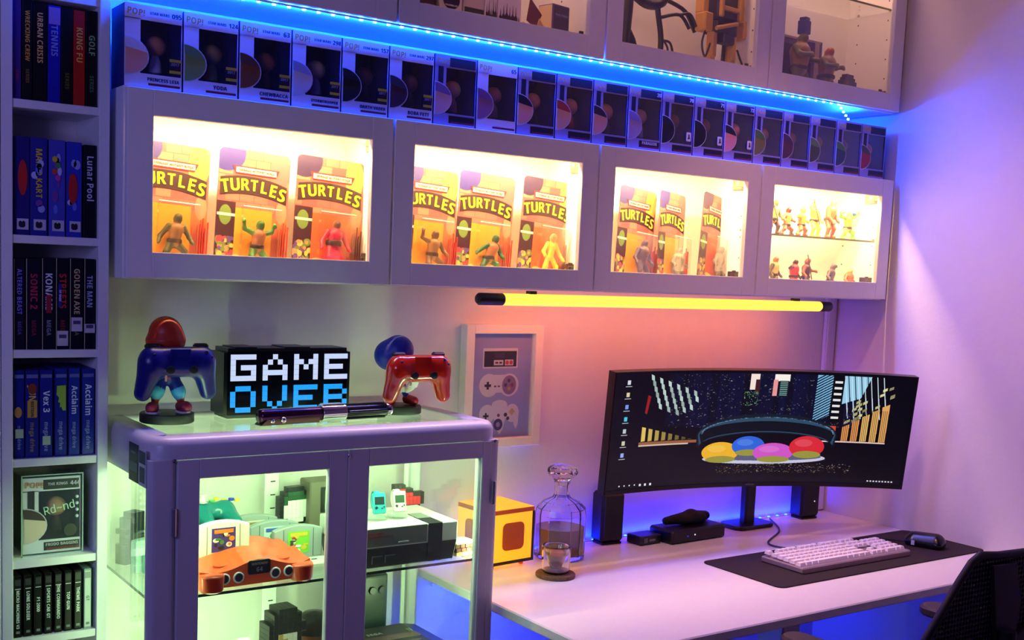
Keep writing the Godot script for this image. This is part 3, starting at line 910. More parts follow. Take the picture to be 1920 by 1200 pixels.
func chip_low() -> Material:
	if not mat_cache.has("chip_low"):
		mat_cache["chip_low"] = glow(Color(0.04, 0.2, 1.0), 60.0)
	return mat_cache["chip_low"]

# ---------------------------------------------------------------- carded figures
func card_print(v: int) -> Image:
	var im := Image.create(176, 264, false, Image.FORMAT_RGB8)
	var r := RandomNumberGenerator.new()
	r.seed = 40 + v
	im.fill(C(150, 74, 66))
	for y in 14:
		for x in 6:
			var c := C(196, 112, 92).lerp(C(150, 70, 76), r.randf())
			slab(im, x * 36 - (18 if y % 2 else 0) + 1, y * 19 + 1, 34, 17, c)
	var night := [C(50, 42, 104), C(48, 40, 112), C(46, 30, 66)][v % 3] as Color
	disc(im, 18, 10, 46, 40, night)
	disc(im, 150, 40, 24, 46, [C(206, 170, 70), C(200, 90, 90), C(190, 150, 80)][v % 3])
	slab(im, 0, 116, 46, 148, C(56, 26, 36))
	for k in 46:
		disc(im, r.randf_range(2, 44), r.randf_range(196, 262), r.randf_range(3, 9), r.randf_range(3, 9), [C(190, 60, 70), C(214, 170, 80), C(96, 120, 60), C(90, 66, 120), C(220, 130, 90)][r.randi() % 5])
	disc(im, 22, 146, 15, 22, C(96, 120, 56))
	slab(im, 2, 142, 44, 6, C(214, 206, 190))
	slab(im, 46, 128, 92, 136, [C(214, 138, 34), C(216, 142, 36), C(196, 84, 40)][v % 3])
	slab(im, 138, 140, 38, 124, C(176, 96, 50))
	for k in 9:
		slab(im, 141 + k * 4, r.randf_range(150, 190), 2, r.randf_range(50, 90), C(170, 44, 34))
	disc(im, 160, 128, 14, 26, C(170, 122, 96))
	for k in 10:
		disc(im, r.randf_range(50, 134), r.randf_range(232, 262), r.randf_range(6, 16), r.randf_range(3, 7), C(236, 196, 120))
	return im

func turtle_title(t: Node3D, w: float, y: float, z: float) -> void:
	var back := PackedVector2Array()
	for i in 9:
		var u := -1.0 + 0.25 * i
		back.append(Vector2(u * w * 0.47, y + 0.019 - u * u * 0.011 - u * 0.003))
	for i in 9:
		var u := 1.0 - 0.25 * i
		back.append(Vector2(u * w * 0.47, y - 0.02 - u * u * 0.011 - u * 0.003))
	var b := part(t, "title_shadow", ext(back, 0.0006), mat(C(46, 22, 28), 0.5), Vector3(0, 0, z))
	var s := "TURTLES"
	for i in 7:
		var u := (i - 3.0) / 3.0
		words(b, "title_letter", s[i], 0.024 + 0.004 * absf(u), mat(C(200, 216, 30), 0.5), Vector3(u * w * 0.405, y - u * u * 0.011 - u * 0.003, 0.0008), Vector3(0, 0, -u * 0.22))
	var ban := part(t, "banner", ext(poly([[-0.5, 0.5], [0.5, 0.5], [0.43, -0.5], [-0.43, -0.5]]), 0.0006), mat(C(176, 34, 34), 0.5), Vector3(w * 0.02, y + 0.031, z + 0.0002))
	ban.scale = Vector3(w * 0.66, 0.017, 1)
	part(ban, "banner_field", box(0.86, 0.66, 0.0006, 0.0), mat(C(236, 214, 190), 0.5), Vector3(0, 0, 0.0006))
	words(t, "banner_print", "TEENAGE MUTANT NINJA", 0.006, mat(C(150, 60, 50), 0.5), Vector3(w * 0.02, y + 0.031, z + 0.0016), Vector3.ZERO, w * 0.52)

func toy(h: float, p: Dictionary) -> Mesh:
	var g := func(k: String, d): return p.get(k, d)
	var crouch: float = g.call("crouch", 0.0)
	var lean: Vector2 = g.call("lean", Vector2(0.02, 0.0))
	var hip := Vector3(0, 0.47 - crouch, 0)
	var chest := hip + Vector3(lean.x, 0.25, lean.y)
	var head := chest + Vector3(lean.x * 0.7, 0.2, lean.y * 0.7 + 0.02)
	var fl: Vector3 = g.call("fl", Vector3(-0.14, 0.03, 0.03))
	var fr: Vector3 = g.call("fr", Vector3(0.14, 0.03, 0.03))
	var hl: Vector3 = g.call("hl", Vector3(-0.3, 0.45, 0.1))
	var hr: Vector3 = g.call("hr", Vector3(0.3, 0.45, 0.1))
	var c1: Color = g.call("c1", C(70, 100, 50))
	var c2: Color = g.call("c2", C(150, 110, 60))
	var c3: Color = g.call("c3", c1)
	var c4: Color = g.call("c4", c1)
	var fat: float = g.call("fat", 1.0)
	var b := []
	b.append([hip, 0.1 * fat, chest, 0.135 * fat, c2])
	b.append([chest + Vector3(0, 0.06, 0), 0.05, head, 0.05, c4])
	b.append([head, 0.088, head + Vector3(0, 0.03, 0.02), 0.08, c4])
	for s in [[-1, hl, fl], [1, hr, fr]]:
		var sh: Vector3 = chest + Vector3(0.14 * fat * s[0], 0.06, 0)
		var el: Vector3 = (sh + s[1]) / 2 + Vector3(0.05 * s[0], -0.05, -0.05)
		b.append([sh, 0.058, el, 0.046, c1])
		b.append([el, 0.046, s[1], 0.034, c1])
		b.append([s[1], 0.04, s[1] + Vector3(0.02 * s[0], -0.03, 0.02), 0.034, c1])
		var hj: Vector3 = hip + Vector3(0.07 * s[0], -0.03, 0)
		var kn: Vector3 = (hj + s[2]) / 2 + Vector3(0.03 * s[0], 0.02, 0.07)
		b.append([hj, 0.078 * fat, kn, 0.06, c3])
		b.append([kn, 0.06, s[2] + Vector3(0, 0.02, 0), 0.046, c3])
		b.append([s[2], 0.044, s[2] + Vector3(0, 0, 0.08), 0.04, g.call("c5", c3)])
	for q in b:
		q[0] *= h; q[1] *= h; q[2] *= h; q[3] *= h
	for q in g.call("more", []):
		b.append([q[0] * h, q[1] * h, q[2] * h, q[3] * h, q[4]])
	return skin(b, h * 0.024, h * 0.03)

func carded_figures() -> void:
	var prints := [printed(card_print(0)), printed(card_print(1)), printed(card_print(2))]
	var clear := pane(C(255, 250, 235), 0.008)
	# [x, z, turn, roll, width, print, label, pose]
	var gr := C(66, 120, 40)
	var ol := C(84, 86, 52)
	var list := [
		[0.117, 0.115, 0.0, -0.06, 0.165, 0, "carded figure half hidden by the door frame, leftmost in the first lower cabinet", {"c1": ol, "c2": C(150, 104, 56), "hl": Vector3(-0.3, 0.42, 0.0), "fl": Vector3(-0.2, 0.03, 0), "fr": Vector3(0.24, 0.1, 0), "crouch": 0.06}],
		[0.302, 0.115, 0.0, -0.06, 0.165, 1, "carded green figure in the middle of the first lower cabinet", {"c1": gr, "c2": C(160, 100, 60), "hl": Vector3(-0.3, 0.9, 0), "hr": Vector3(0.34, 0.86, 0), "crouch": 0.1}],
		[0.487, 0.115, 0.0, -0.06, 0.170, 2, "carded figure in a bright red robe, right one in the first lower cabinet", {"c1": C(196, 34, 70), "c2": C(196, 34, 70), "c3": C(200, 36, 74), "c4": C(120, 80, 54), "fat": 1.1, "more": [[Vector3(0, 0.42, 0), 0.13, Vector3(-0.03, 0.16, 0), 0.2, C(200, 36, 74)]]}],
		[0.752, 0.115, 0.0, -0.06, 0.160, 0, "carded figure cut by the door frame, leftmost in the second lower cabinet", {"c1": C(110, 76, 46), "c2": C(150, 104, 56), "hl": Vector3(-0.26, 0.95, 0), "fr": Vector3(0.26, 0.1, 0), "crouch": 0.08}],
		[0.917, 0.115, 0.0, -0.07, 0.166, 1, "carded dark green figure in the middle of the second lower cabinet", {"c1": C(40, 96, 44), "c2": C(170, 110, 60), "hl": Vector3(-0.32, 0.5, 0), "fl": Vector3(-0.24, 0.03, 0), "fr": Vector3(0.2, 0.16, 0.05), "crouch": 0.1, "lean": Vector2(0.08, 0)}],
		[1.108, 0.115, 0.0, -0.08, 0.164, 2, "carded figure in a yellow suit, right one in the second lower cabinet", {"c1": C(240, 196, 50), "c2": C(240, 196, 50), "c4": C(226, 150, 100), "fat": 0.75, "hl": Vector3(-0.2, 0.5, 0.08), "fl": Vector3(-0.18, 0.03, 0)}],
		[1.428, 0.105, 0.18, -0.09, 0.160, 0, "turned card with two dark blisters, leftmost in the third lower cabinet", {"c1": C(84, 70, 90), "c2": C(90, 70, 76), "fat": 1.2}],
		[1.567, 0.105, 0.33, -0.06, 0.150, 1, "turned card with a grey accessory, middle one in the third lower cabinet", {"c1": C(110, 108, 96), "c2": C(120, 116, 96), "fat": 1.25, "crouch": 0.12}],
		[1.728, 0.105, 0.3, -0.13, 0.158, 2, "tilted card standing apart, right one in the third lower cabinet", {"c1": C(96, 90, 84), "c2": C(110, 100, 90), "fat": 0.9, "crouch": 0.06}]]
	for i in list.size():
		var r = list[i]
		var w: float = r[4]
		var t := thing("carded_figure", r[6], "carded toy", W(r[0], 0.0172, r[1]), r[2], "carded toy figures in the lower wall cabinets")
		t.rotation.z = r[3]
		t.rotation.x = -0.03
		t.position.y += absf(sin(r[3])) * w / 2 + 0.0006
		var hh := 0.262
		var cm := part(t, "card", ext(offset(rrect(w, hh, 0.012), Vector2(0, hh / 2)), 0.0016), prints[r[5]])
		turtle_title(t, w, 0.187, 0.0018)
		# blister: a clear box on the card's lower right, with the figure in it
		var bx := 0.012 if i < 6 else 0.02
		var bw := 0.088 if i < 6 else 0.1
		var bl := part(t, "blister", boxes([[bx, 0.138, 0.016, bw, 0.001, 0.03], [bx - bw / 2, 0.072, 0.016, 0.001, 0.132, 0.03], [bx + bw / 2, 0.072, 0.016, 0.001, 0.132, 0.03], [bx, 0.072, 0.031, bw, 0.132, 0.001]], 0.0), clear)
		part(bl, "blister_rim", tube([Vector3(bx - bw / 2, 0.138, 0.031), Vector3(bx + bw / 2, 0.138, 0.031)], 0.0012, 6), mat(C(250, 244, 226), 0.15))
		var f := part(t, "figure", toy(0.112, r[7]), painted(), Vector3(bx - 0.002, 0.008, 0.016))
		if i != 5 and i != 2 and i < 6:
			part(f, "belt", lathe([[0.0145, 0.048], [0.0158, 0.05], [0.0158, 0.055], [0.0145, 0.057]], 16, 0.95), mat(C(50, 34, 26), 0.5), Vector3(0, 0.004 - 0.112 * float(r[7].get("crouch", 0.0)), 0))
		if i == 2:
			part(f, "belt", lathe([[0.017, 0.056], [0.019, 0.058], [0.019, 0.066], [0.017, 0.068]], 16, 0.95), mat(C(50, 26, 26), 0.5))
		var acc := []
		for k in 5:
			acc.append([bx + bw / 2 + 0.006 + 0.0055 * k, 0.06 + 0.008 * (k % 3), 0.006, 0.0026, 0.075 - 0.01 * (k % 2), 0.004])
		part(t, "accessory_tree", boxes(acc, 0.0005), mat([C(168, 40, 30), C(170, 60, 34), C(96, 60, 50)][r[5]], 0.5))

func offset(p: PackedVector2Array, d: Vector2) -> PackedVector2Array:
	for i in p.size():
		p[i] += d
	return p

func small_figures() -> void:
	# bottom tier and glass tier of the right lower cabinet: [x, z, turn, height, label, pose, gear]
	var top := [
		[1.968, "small dark figure with a raised staff at the left end of the glass shelf", 0.105, {"c1": C(120, 104, 60), "c2": C(200, 190, 90), "c3": C(80, 50, 36), "fl": Vector3(-0.2, 0.03, 0), "crouch": 0.05, "hl": Vector3(-0.1, 0.8, 0.1)}],
		[2.028, "small brown figure striding wide, second from left on the glass shelf", 0.098, {"c1": C(150, 80, 46), "c2": C(190, 130, 60), "c3": C(120, 60, 36), "c4": C(90, 36, 30), "fl": Vector3(-0.36, 0.03, 0), "fr": Vector3(0.3, 0.03, 0), "crouch": 0.17}],
		[2.095, "small yellow and brown figure lunging on the glass shelf", 0.1, {"c1": C(190, 150, 50), "c2": C(196, 130, 50), "c3": C(140, 80, 40), "c4": C(196, 190, 70), "fl": Vector3(-0.34, 0.04, 0), "fr": Vector3(0.3, 0.03, 0), "crouch": 0.14, "hl": Vector3(-0.4, 0.6, 0.1)}],
		[2.152, "small bright yellow figure with one arm raised on the glass shelf", 0.106, {"c1": C(236, 214, 60), "c2": C(236, 210, 70), "c3": C(236, 206, 70), "c4": C(240, 230, 200), "fr": Vector3(0.24, 0.03, 0), "hl": Vector3(0.0, 1.05, 0)}],
		[2.222, "small brown animal-headed figure standing upright on the glass shelf", 0.12, {"c1": C(160, 92, 52), "c2": C(170, 100, 56), "c3": C(150, 84, 48), "c4": C(150, 130, 110), "lean": Vector2(0.03, 0.04), "fat": 1.05, "hl": Vector3(-0.1, 0.4, 0.2)}],
		[2.314, "small green and yellow figure with blue gear at the right end of the glass shelf", 0.103, {"c1": C(120, 190, 60), "c2": C(236, 200, 50), "c3": C(120, 180, 60), "c4": C(150, 210, 130), "fl": Vector3(-0.24, 0.03, 0), "fr": Vector3(0.26, 0.03, 0), "hl": Vector3(-0.35, 0.8, 0), "hr": Vector3(0.5, 0.85, 0), "crouch": 0.12, "more": [[Vector3(-0.25, 0.86, 0), 0.09, Vector3(-0.25, 0.98, 0), 0.06, C(110, 170, 220)], [Vector3(0.28, 0.84, 0), 0.09, Vector3(0.28, 0.92, 0), 0.07, C(60, 110, 200)]]}]]
	var low := [
		[1.985, "small dark figure with orange head at the left end below the glass shelf", 0.1, {"c1": C(70, 60, 40), "c2": C(190, 160, 90), "c3": C(54, 44, 40), "c4": C(190, 90, 40), "fat": 1.1}],
		[2.075, "small figure in a bright red skirt below the glass shelf", 0.095, {"c1": C(80, 46, 40), "c2": C(206, 40, 36), "c3": C(190, 40, 36), "c4": C(60, 44, 44), "fat": 1.2, "hl": Vector3(-0.34, 0.8, 0.05), "fl": Vector3(-0.2, 0.03, 0), "more": [[Vector3(0, 0.4, 0), 0.13, Vector3(0, 0.26, 0), 0.2, C(214, 40, 34)]]}],
		[2.130, "small brown figure holding a rifle, second to the red-skirted one", 0.108, {"c1": C(120, 66, 40), "c2": C(70, 50, 44), "c3": C(54, 40, 44), "c4": C(130, 80, 50), "hr": Vector3(0.3, 0.6, 0.2), "fl": Vector3(-0.26, 0.03, 0), "crouch": 0.06}],
		[2.245, "small grey figure on a little blue-grey motorbike below the glass shelf", 0.1, {"c1": C(92, 84, 84), "c2": C(80, 66, 76), "c3": C(80, 84, 92), "c4": C(110, 96, 90), "lean": Vector2(0.1, 0.0), "crouch": 0.12, "hr": Vector3(0.5, 0.85, 0.0), "fl": Vector3(-0.36, 0.03, 0.0), "more": [[Vector3(0.05, 0.24, 0.12), 0.09, Vector3(0.42, 0.12, 0.16), 0.1, C(90, 110, 140)]]}],
		[2.335, "small orange and tan squat figure at the right end below the glass shelf", 0.085, {"c1": C(150, 120, 80), "c2": C(190, 96, 46), "c3": C(140, 110, 76), "c4": C(200, 170, 90), "fat": 1.4, "crouch": 0.12, "lean": Vector2(0.06, 0)}]]
	for tier in 2:
		for r in (low if tier == 0 else top):
			var y := 0.0166 if tier == 0 else 0.1872
			var t := thing("action_figure", r[1], "action figure", W(r[0], y, 0.12), rng.randf_range(0.0, 0.5), ["toy figures below the glass shelf", "toy figures on the glass shelf"][1 - tier if false else tier])
			part(t, "body", toy(r[2], r[3]), painted(), Vector3(0, 0.0012, 0))
			part(t, "belt", lathe([[0.0135, -0.004], [0.0148, -0.003], [0.0148, 0.003], [0.0135, 0.004]], 14, 0.95), mat(C(56, 36, 28), 0.5), Vector3(0, r[2] * (0.49 - float(r[3].get("crouch", 0.0))), 0)).scale = Vector3.ONE * (r[2] / 0.105 * float(r[3].get("fat", 1.0)))
			if "staff" in r[1] or "rifle" in r[1] or "raised" in r[1]:
				part(t, "staff", tube([Vector3(0.0, 0.04, 0.02), Vector3(-0.03, 0.115, 0.012)], 0.0016, 6), mat(C(96, 56, 36), 0.6))

func upper_cabinet_things() -> void:
	var y := 0.6031
	# second upper cabinet: cartons and books, seen from below the frame's lower rail
	var list := [
		[0.712, 0.05, 0.10, C(60, 28, 34), "dark picture box at the left of the upper cabinet shelf"],
		[0.777, 0.064, 0.15, C(236, 214, 206), "white box with a dark round label on the upper cabinet shelf"],
		[0.842, 0.060, 0.095, C(214, 190, 176), "pale box with a dark green base stripe in the upper cabinet"],
		[0.891, 0.035, 0.13, C(240, 220, 216), "narrow white box with a dark skyline print in the upper cabinet"],
		[0.946, 0.070, 0.15, C(236, 216, 220), "wide white box with a spired skyline print in the upper cabinet"],
		[1.100, 0.062, 0.115, C(110, 80, 130), "small violet box with cream side standing at the right of the upper cabinet"]]
	for i in list.size():
		var r = list[i]
		var t := thing("keepsake_box", r[4], "box", W(r[0], y, 0.13), 0.18 if i == 5 else 0.05, "boxes in the second upper cabinet")
		part(t, "carton", box(r[1], r[2], 0.05, 0.001), mat(r[3], 0.5), Vector3(0, r[2] / 2, 0))
		var z := 0.0255
		if i == 1:
			part(t, "label", ext(oval(0.024, 0.022), 0.0006), mat(C(34, 26, 44), 0.5), Vector3(0, 0.075, z))
			words(t, "print", "COLORING SET", 0.005, mat(C(230, 215, 225), 0.5), Vector3(0, 0.062, z + 0.001), Vector3.ZERO, 0.036)
		if i == 2:
			part(t, "stripe", box(r[1] * 0.95, 0.02, 0.0006, 0.0), mat(C(44, 44, 26), 0.5), Vector3(0, 0.056, z))
		if i == 3 or i == 4:
			part(t, "skyline_print", ext(skyline(r[1] * 0.94, 0.05, 5 + 2 * (i - 3)), 0.0006), mat(C(56, 28, 40), 0.5), Vector3(0, 0.046, z))
			words(t, "print", "HOGWARTS" if i == 4 else "No 1", 0.01, mat(C(100, 70, 110), 0.5), Vector3(0, 0.125, z), Vector3.ZERO, r[1] * 0.7)
		if i == 5:
			part(t, "cover", box(0.056, 0.1, 0.0006, 0.0), mat(C(70, 44, 90), 0.5), Vector3(0.002, 0.062, z))
			words(t, "print", "Harry Potter", 0.012, mat(C(150, 150, 205), 0.5), Vector3(0.002, 0.09, z + 0.0008), Vector3.ZERO, 0.046)
			part(t, "spine", box(0.0006, 0.11, 0.046, 0.0), mat(C(236, 206, 150), 0.5), Vector3(-0.0315, 0.0575, 0))
		if i == 0:
			part(t, "print", box(0.03, 0.012, 0.0006, 0.0), mat(C(190, 160, 140), 0.5), Vector3(0.006, 0.05, z))
	var k := thing("folded_card", "tan folding paper keepsake leaning in the upper cabinet", "card", W(1.025, y, 0.14), 0.1, "")
	part(k, "panel", ext(poly([[-0.035, 0.0], [0.0, 0.0], [0.005, 0.05], [-0.03, 0.06]]), 0.002), mat(C(206, 170, 110), 0.7), Vector3(0, 0.0, 0.0))
	part(k, "panel", ext(poly([[0.002, 0.02], [0.03, 0.0], [0.052, 0.04], [0.02, 0.075]]), 0.002), mat(C(214, 172, 122), 0.7), Vector3(0, 0, 0.004))
	part(k, "panel", ext(poly([[-0.02, 0.065], [0.01, 0.05], [0.03, 0.085], [-0.01, 0.12]]), 0.002), mat(C(120, 50, 60), 0.7), Vector3(0, 0, 0.002))
	# third upper cabinet: plain black branching sculpture and plain yellow walking machine
	var s := thing("black_sculpture", "black spindly branching sculpture standing in the third upper cabinet", "sculpture", W(1.45, y, 0.11), 0.0)
	var st := start()
	var bone := func(a: Array, r: float) -> void: add_tube(st, curve(a, 5), r, 8)
	bone.call([Vector3(-0.09, 0.002, 0), Vector3(-0.075, 0.06, 0.01), Vector3(-0.105, 0.13, 0), Vector3(-0.07, 0.22, 0), Vector3(0.0, 0.27, 0)], 0.012)
	bone.call([Vector3(-0.12, 0.002, 0.02), Vector3(-0.11, 0.09, 0.02), Vector3(-0.095, 0.2, 0.01)], 0.014)
	bone.call([Vector3(0.03, 0.002, 0), Vector3(0.035, 0.09, 0.0), Vector3(0.02, 0.16, 0), Vector3(0.0, 0.26, 0)], 0.008)
	bone.call([Vector3(-0.09, 0.21, 0), Vector3(-0.03, 0.18, 0.0), Vector3(0.03, 0.19, 0), Vector3(0.06, 0.25, 0)], 0.014)
	bone.call([Vector3(0.035, 0.09, 0), Vector3(0.06, 0.085, 0.01), Vector3(0.075, 0.05, 0.01)], 0.0035)
	bone.call([Vector3(0.035, 0.1, 0), Vector3(0.05, 0.07, 0.012), Vector3(0.045, 0.045, 0.012)], 0.003)
	bone.call([Vector3(0.03, 0.15, 0), Vector3(0.09, 0.165, 0.01), Vector3(0.12, 0.13, 0.02)], 0.005)
	bone.call([Vector3(0.09, 0.165, 0.01), Vector3(0.12, 0.17, 0.02), Vector3(0.145, 0.14, 0.02)], 0.004)
	bone.call([Vector3(0.05, 0.2, 0), Vector3(0.12, 0.18, 0), Vector3(0.16, 0.13, 0.0)], 0.006)
	st.generate_normals()
	part(s, "branches", st.commit(), mat(C(22, 17, 26), 0.4))
	part(s, "foot", cyl(0.035, 0.008), mat(C(24, 20, 26), 0.5), Vector3(-0.1, 0, 0.01))
	var r := thing("toy_machine", "yellow and black two-legged toy machine with hoses in the third upper cabinet", "toy robot", W(1.70, y, 0.12), 0.1)
	var ye := mat(C(214, 160, 60), 0.5)
	var bk := mat(C(40, 32, 36), 0.5)
	for sgn in [-1, 1]:
		part(r, "leg", boxes([[sgn * 0.045, 0.035, 0.0, 0.024, 0.07, 0.03], [sgn * 0.043, 0.1, 0.006, 0.02, 0.07, 0.026], [sgn * 0.047, 0.008, 0.015, 0.034, 0.016, 0.06]], 0.003), ye)
		part(r, "piston", tube([Vector3(sgn * 0.03, 0.02, -0.012), Vector3(sgn * 0.028, 0.14, -0.006)], 0.006, 8), bk)
		part(r, "arm", boxes([[sgn * 0.085, 0.26, 0, 0.026, 0.16, 0.03], [sgn * 0.085, 0.155, 0.01, 0.034, 0.05, 0.04]], 0.003), ye)
		part(r, "hose", tube(curve([Vector3(sgn * 0.07, 0.17, 0.02), Vector3(sgn * 0.1, 0.1, 0.02), Vector3(sgn * 0.085, 0.06, 0.02), Vector3(sgn * 0.06, 0.1, 0.015)], 6), 0.003, 6), bk)
	part(r, "hip_block", boxes([[0, 0.15, 0, 0.09, 0.035, 0.05], [0, 0.12, 0.02, 0.05, 0.03, 0.03]], 0.003), bk)
	part(r, "cross_bar", tube([Vector3(-0.06, 0.14, 0.035), Vector3(0.03, 0.165, 0.035)], 0.006, 8), ye)
	part(r, "torso", boxes([[0, 0.24, 0, 0.1, 0.14, 0.06]], 0.006), bk)
	part(r, "frame", boxes([[-0.04, 0.25, 0.034, 0.012, 0.15, 0.012], [0.04, 0.25, 0.034, 0.012, 0.15, 0.012], [0, 0.2, 0.034, 0.07, 0.012, 0.012]], 0.002), ye)
	# fourth upper cabinet
	var pb := thing("picture_carton", "purple picture carton standing behind the two olive figures", "box", W(2.06, y, 0.05), 0.0)
	part(pb, "carton", box(0.32, 0.19, 0.05, 0.002), mat(C(84, 62, 104), 0.4), Vector3(-0.03, 0.095, 0))
	part(pb, "window", box(0.2, 0.13, 0.001, 0.0), mat(C(60, 44, 80), 0.15), Vector3(-0.02, 0.1, 0.0255))
	part(pb, "edge_print", boxes([[0.105, 0.1, 0.0255, 0.02, 0.17, 0.001], [-0.03, 0.186, 0.0255, 0.3, 0.006, 0.001]], 0.0), mat(C(170, 140, 130), 0.4))
	var fx := [[2.03, "olive armoured toy figure with blue block on its head in the upper right cabinet", 0.19, 0.5], [2.155, "olive toy figure with a red head and raised fists in the upper right cabinet", 0.165, 0.6]]
	for i in 2:
		var q = fx[i]
		var t := thing("action_figure", q[1], "action figure", W(q[0], y, 0.125), 0.25)
		var oc := C(104, 94, 62)
		part(t, "body", toy(q[2], {"c1": oc, "c2": C(150, 110, 76), "c3": C(92, 88, 62), "c4": oc if i == 0 else C(170, 80, 60), "fat": 1.25, "hl": Vector3(-0.1, 0.62, 0.26), "hr": Vector3(0.34, 0.6 + 0.06 * i, 0.16), "fl": Vector3(-0.18, 0.03, 0), "fr": Vector3(0.2, 0.03, 0.02), "crouch": 0.04}), painted(), Vector3(0, 0.001, 0))
		if i == 0:
			part(t, "head_block", boxes([[0, 0, 0, 0.03, 0.04, 0.03], [0, 0.025, 0, 0.024, 0.01, 0.024]], 0.002), mat(C(50, 50, 130), 0.5), Vector3(0.01, 0.205, 0.005))
		part(t, "belt", lathe([[0.026, -0.006], [0.029, -0.004], [0.029, 0.004], [0.026, 0.006]], 16, 0.95), mat(C(60, 42, 34), 0.6), Vector3(0, q[2] * 0.45, 0))
	var px := thing("pixel_ornament", "dark purple pixel-block ornament beside the hinge in the upper right cabinet", "ornament", W(2.272, y, 0.11), 0.15)
	pixel_art(px, ["...bbbb..", "..bbbbbb.", ".bbrbbbbb", ".bbbbbbbb", ".bwbwbbb.", ".bbbbbbb.", "bbbbbbbbb", "bbbbbbbbb", "bbbbbbbbb", "bwbbbbbwb"], 0.0098, 0.02, {"b": C(52, 26, 62), "r": C(120, 30, 50), "w": C(190, 160, 170)})

func skyline(w: float, h: float, n: int) -> PackedVector2Array:
	var r := RandomNumberGenerator.new()
	r.seed = n
	var p := poly([[-w / 2, 0.0]])
	for i in n:
		var x := -w / 2 + w * i / n
		var d := w / n
		var t := h * r.randf_range(0.35, 1.0)
		p.append_array(poly([[x + d * 0.05, t * 0.45], [x + d * 0.3, t * 0.5], [x + d * 0.45, t], [x + d * 0.6, t * 0.5], [x + d * 0.95, t * 0.4]]))
	p.append(Vector2(w / 2, 0.0))
	return p

func pixel_art(t: Node3D, rows: Array, cell: float, depth: float, pal: Dictionary) -> void:
	var n: int = rows.size()
	for c in pal:
		var list := []
		for y in n:
			for x in rows[y].length():
				if rows[y][x] == c:
					list.append([(x - rows[y].length() / 2.0 + 0.5) * cell, (n - 1 - y + 0.5) * cell, 0.0, cell, cell, depth * (1.0 if c == pal.keys()[0] else 1.06)])
		if list.size():
			part(t, "blocks", boxes(list, cell * 0.06), mat(pal[c], 0.4))

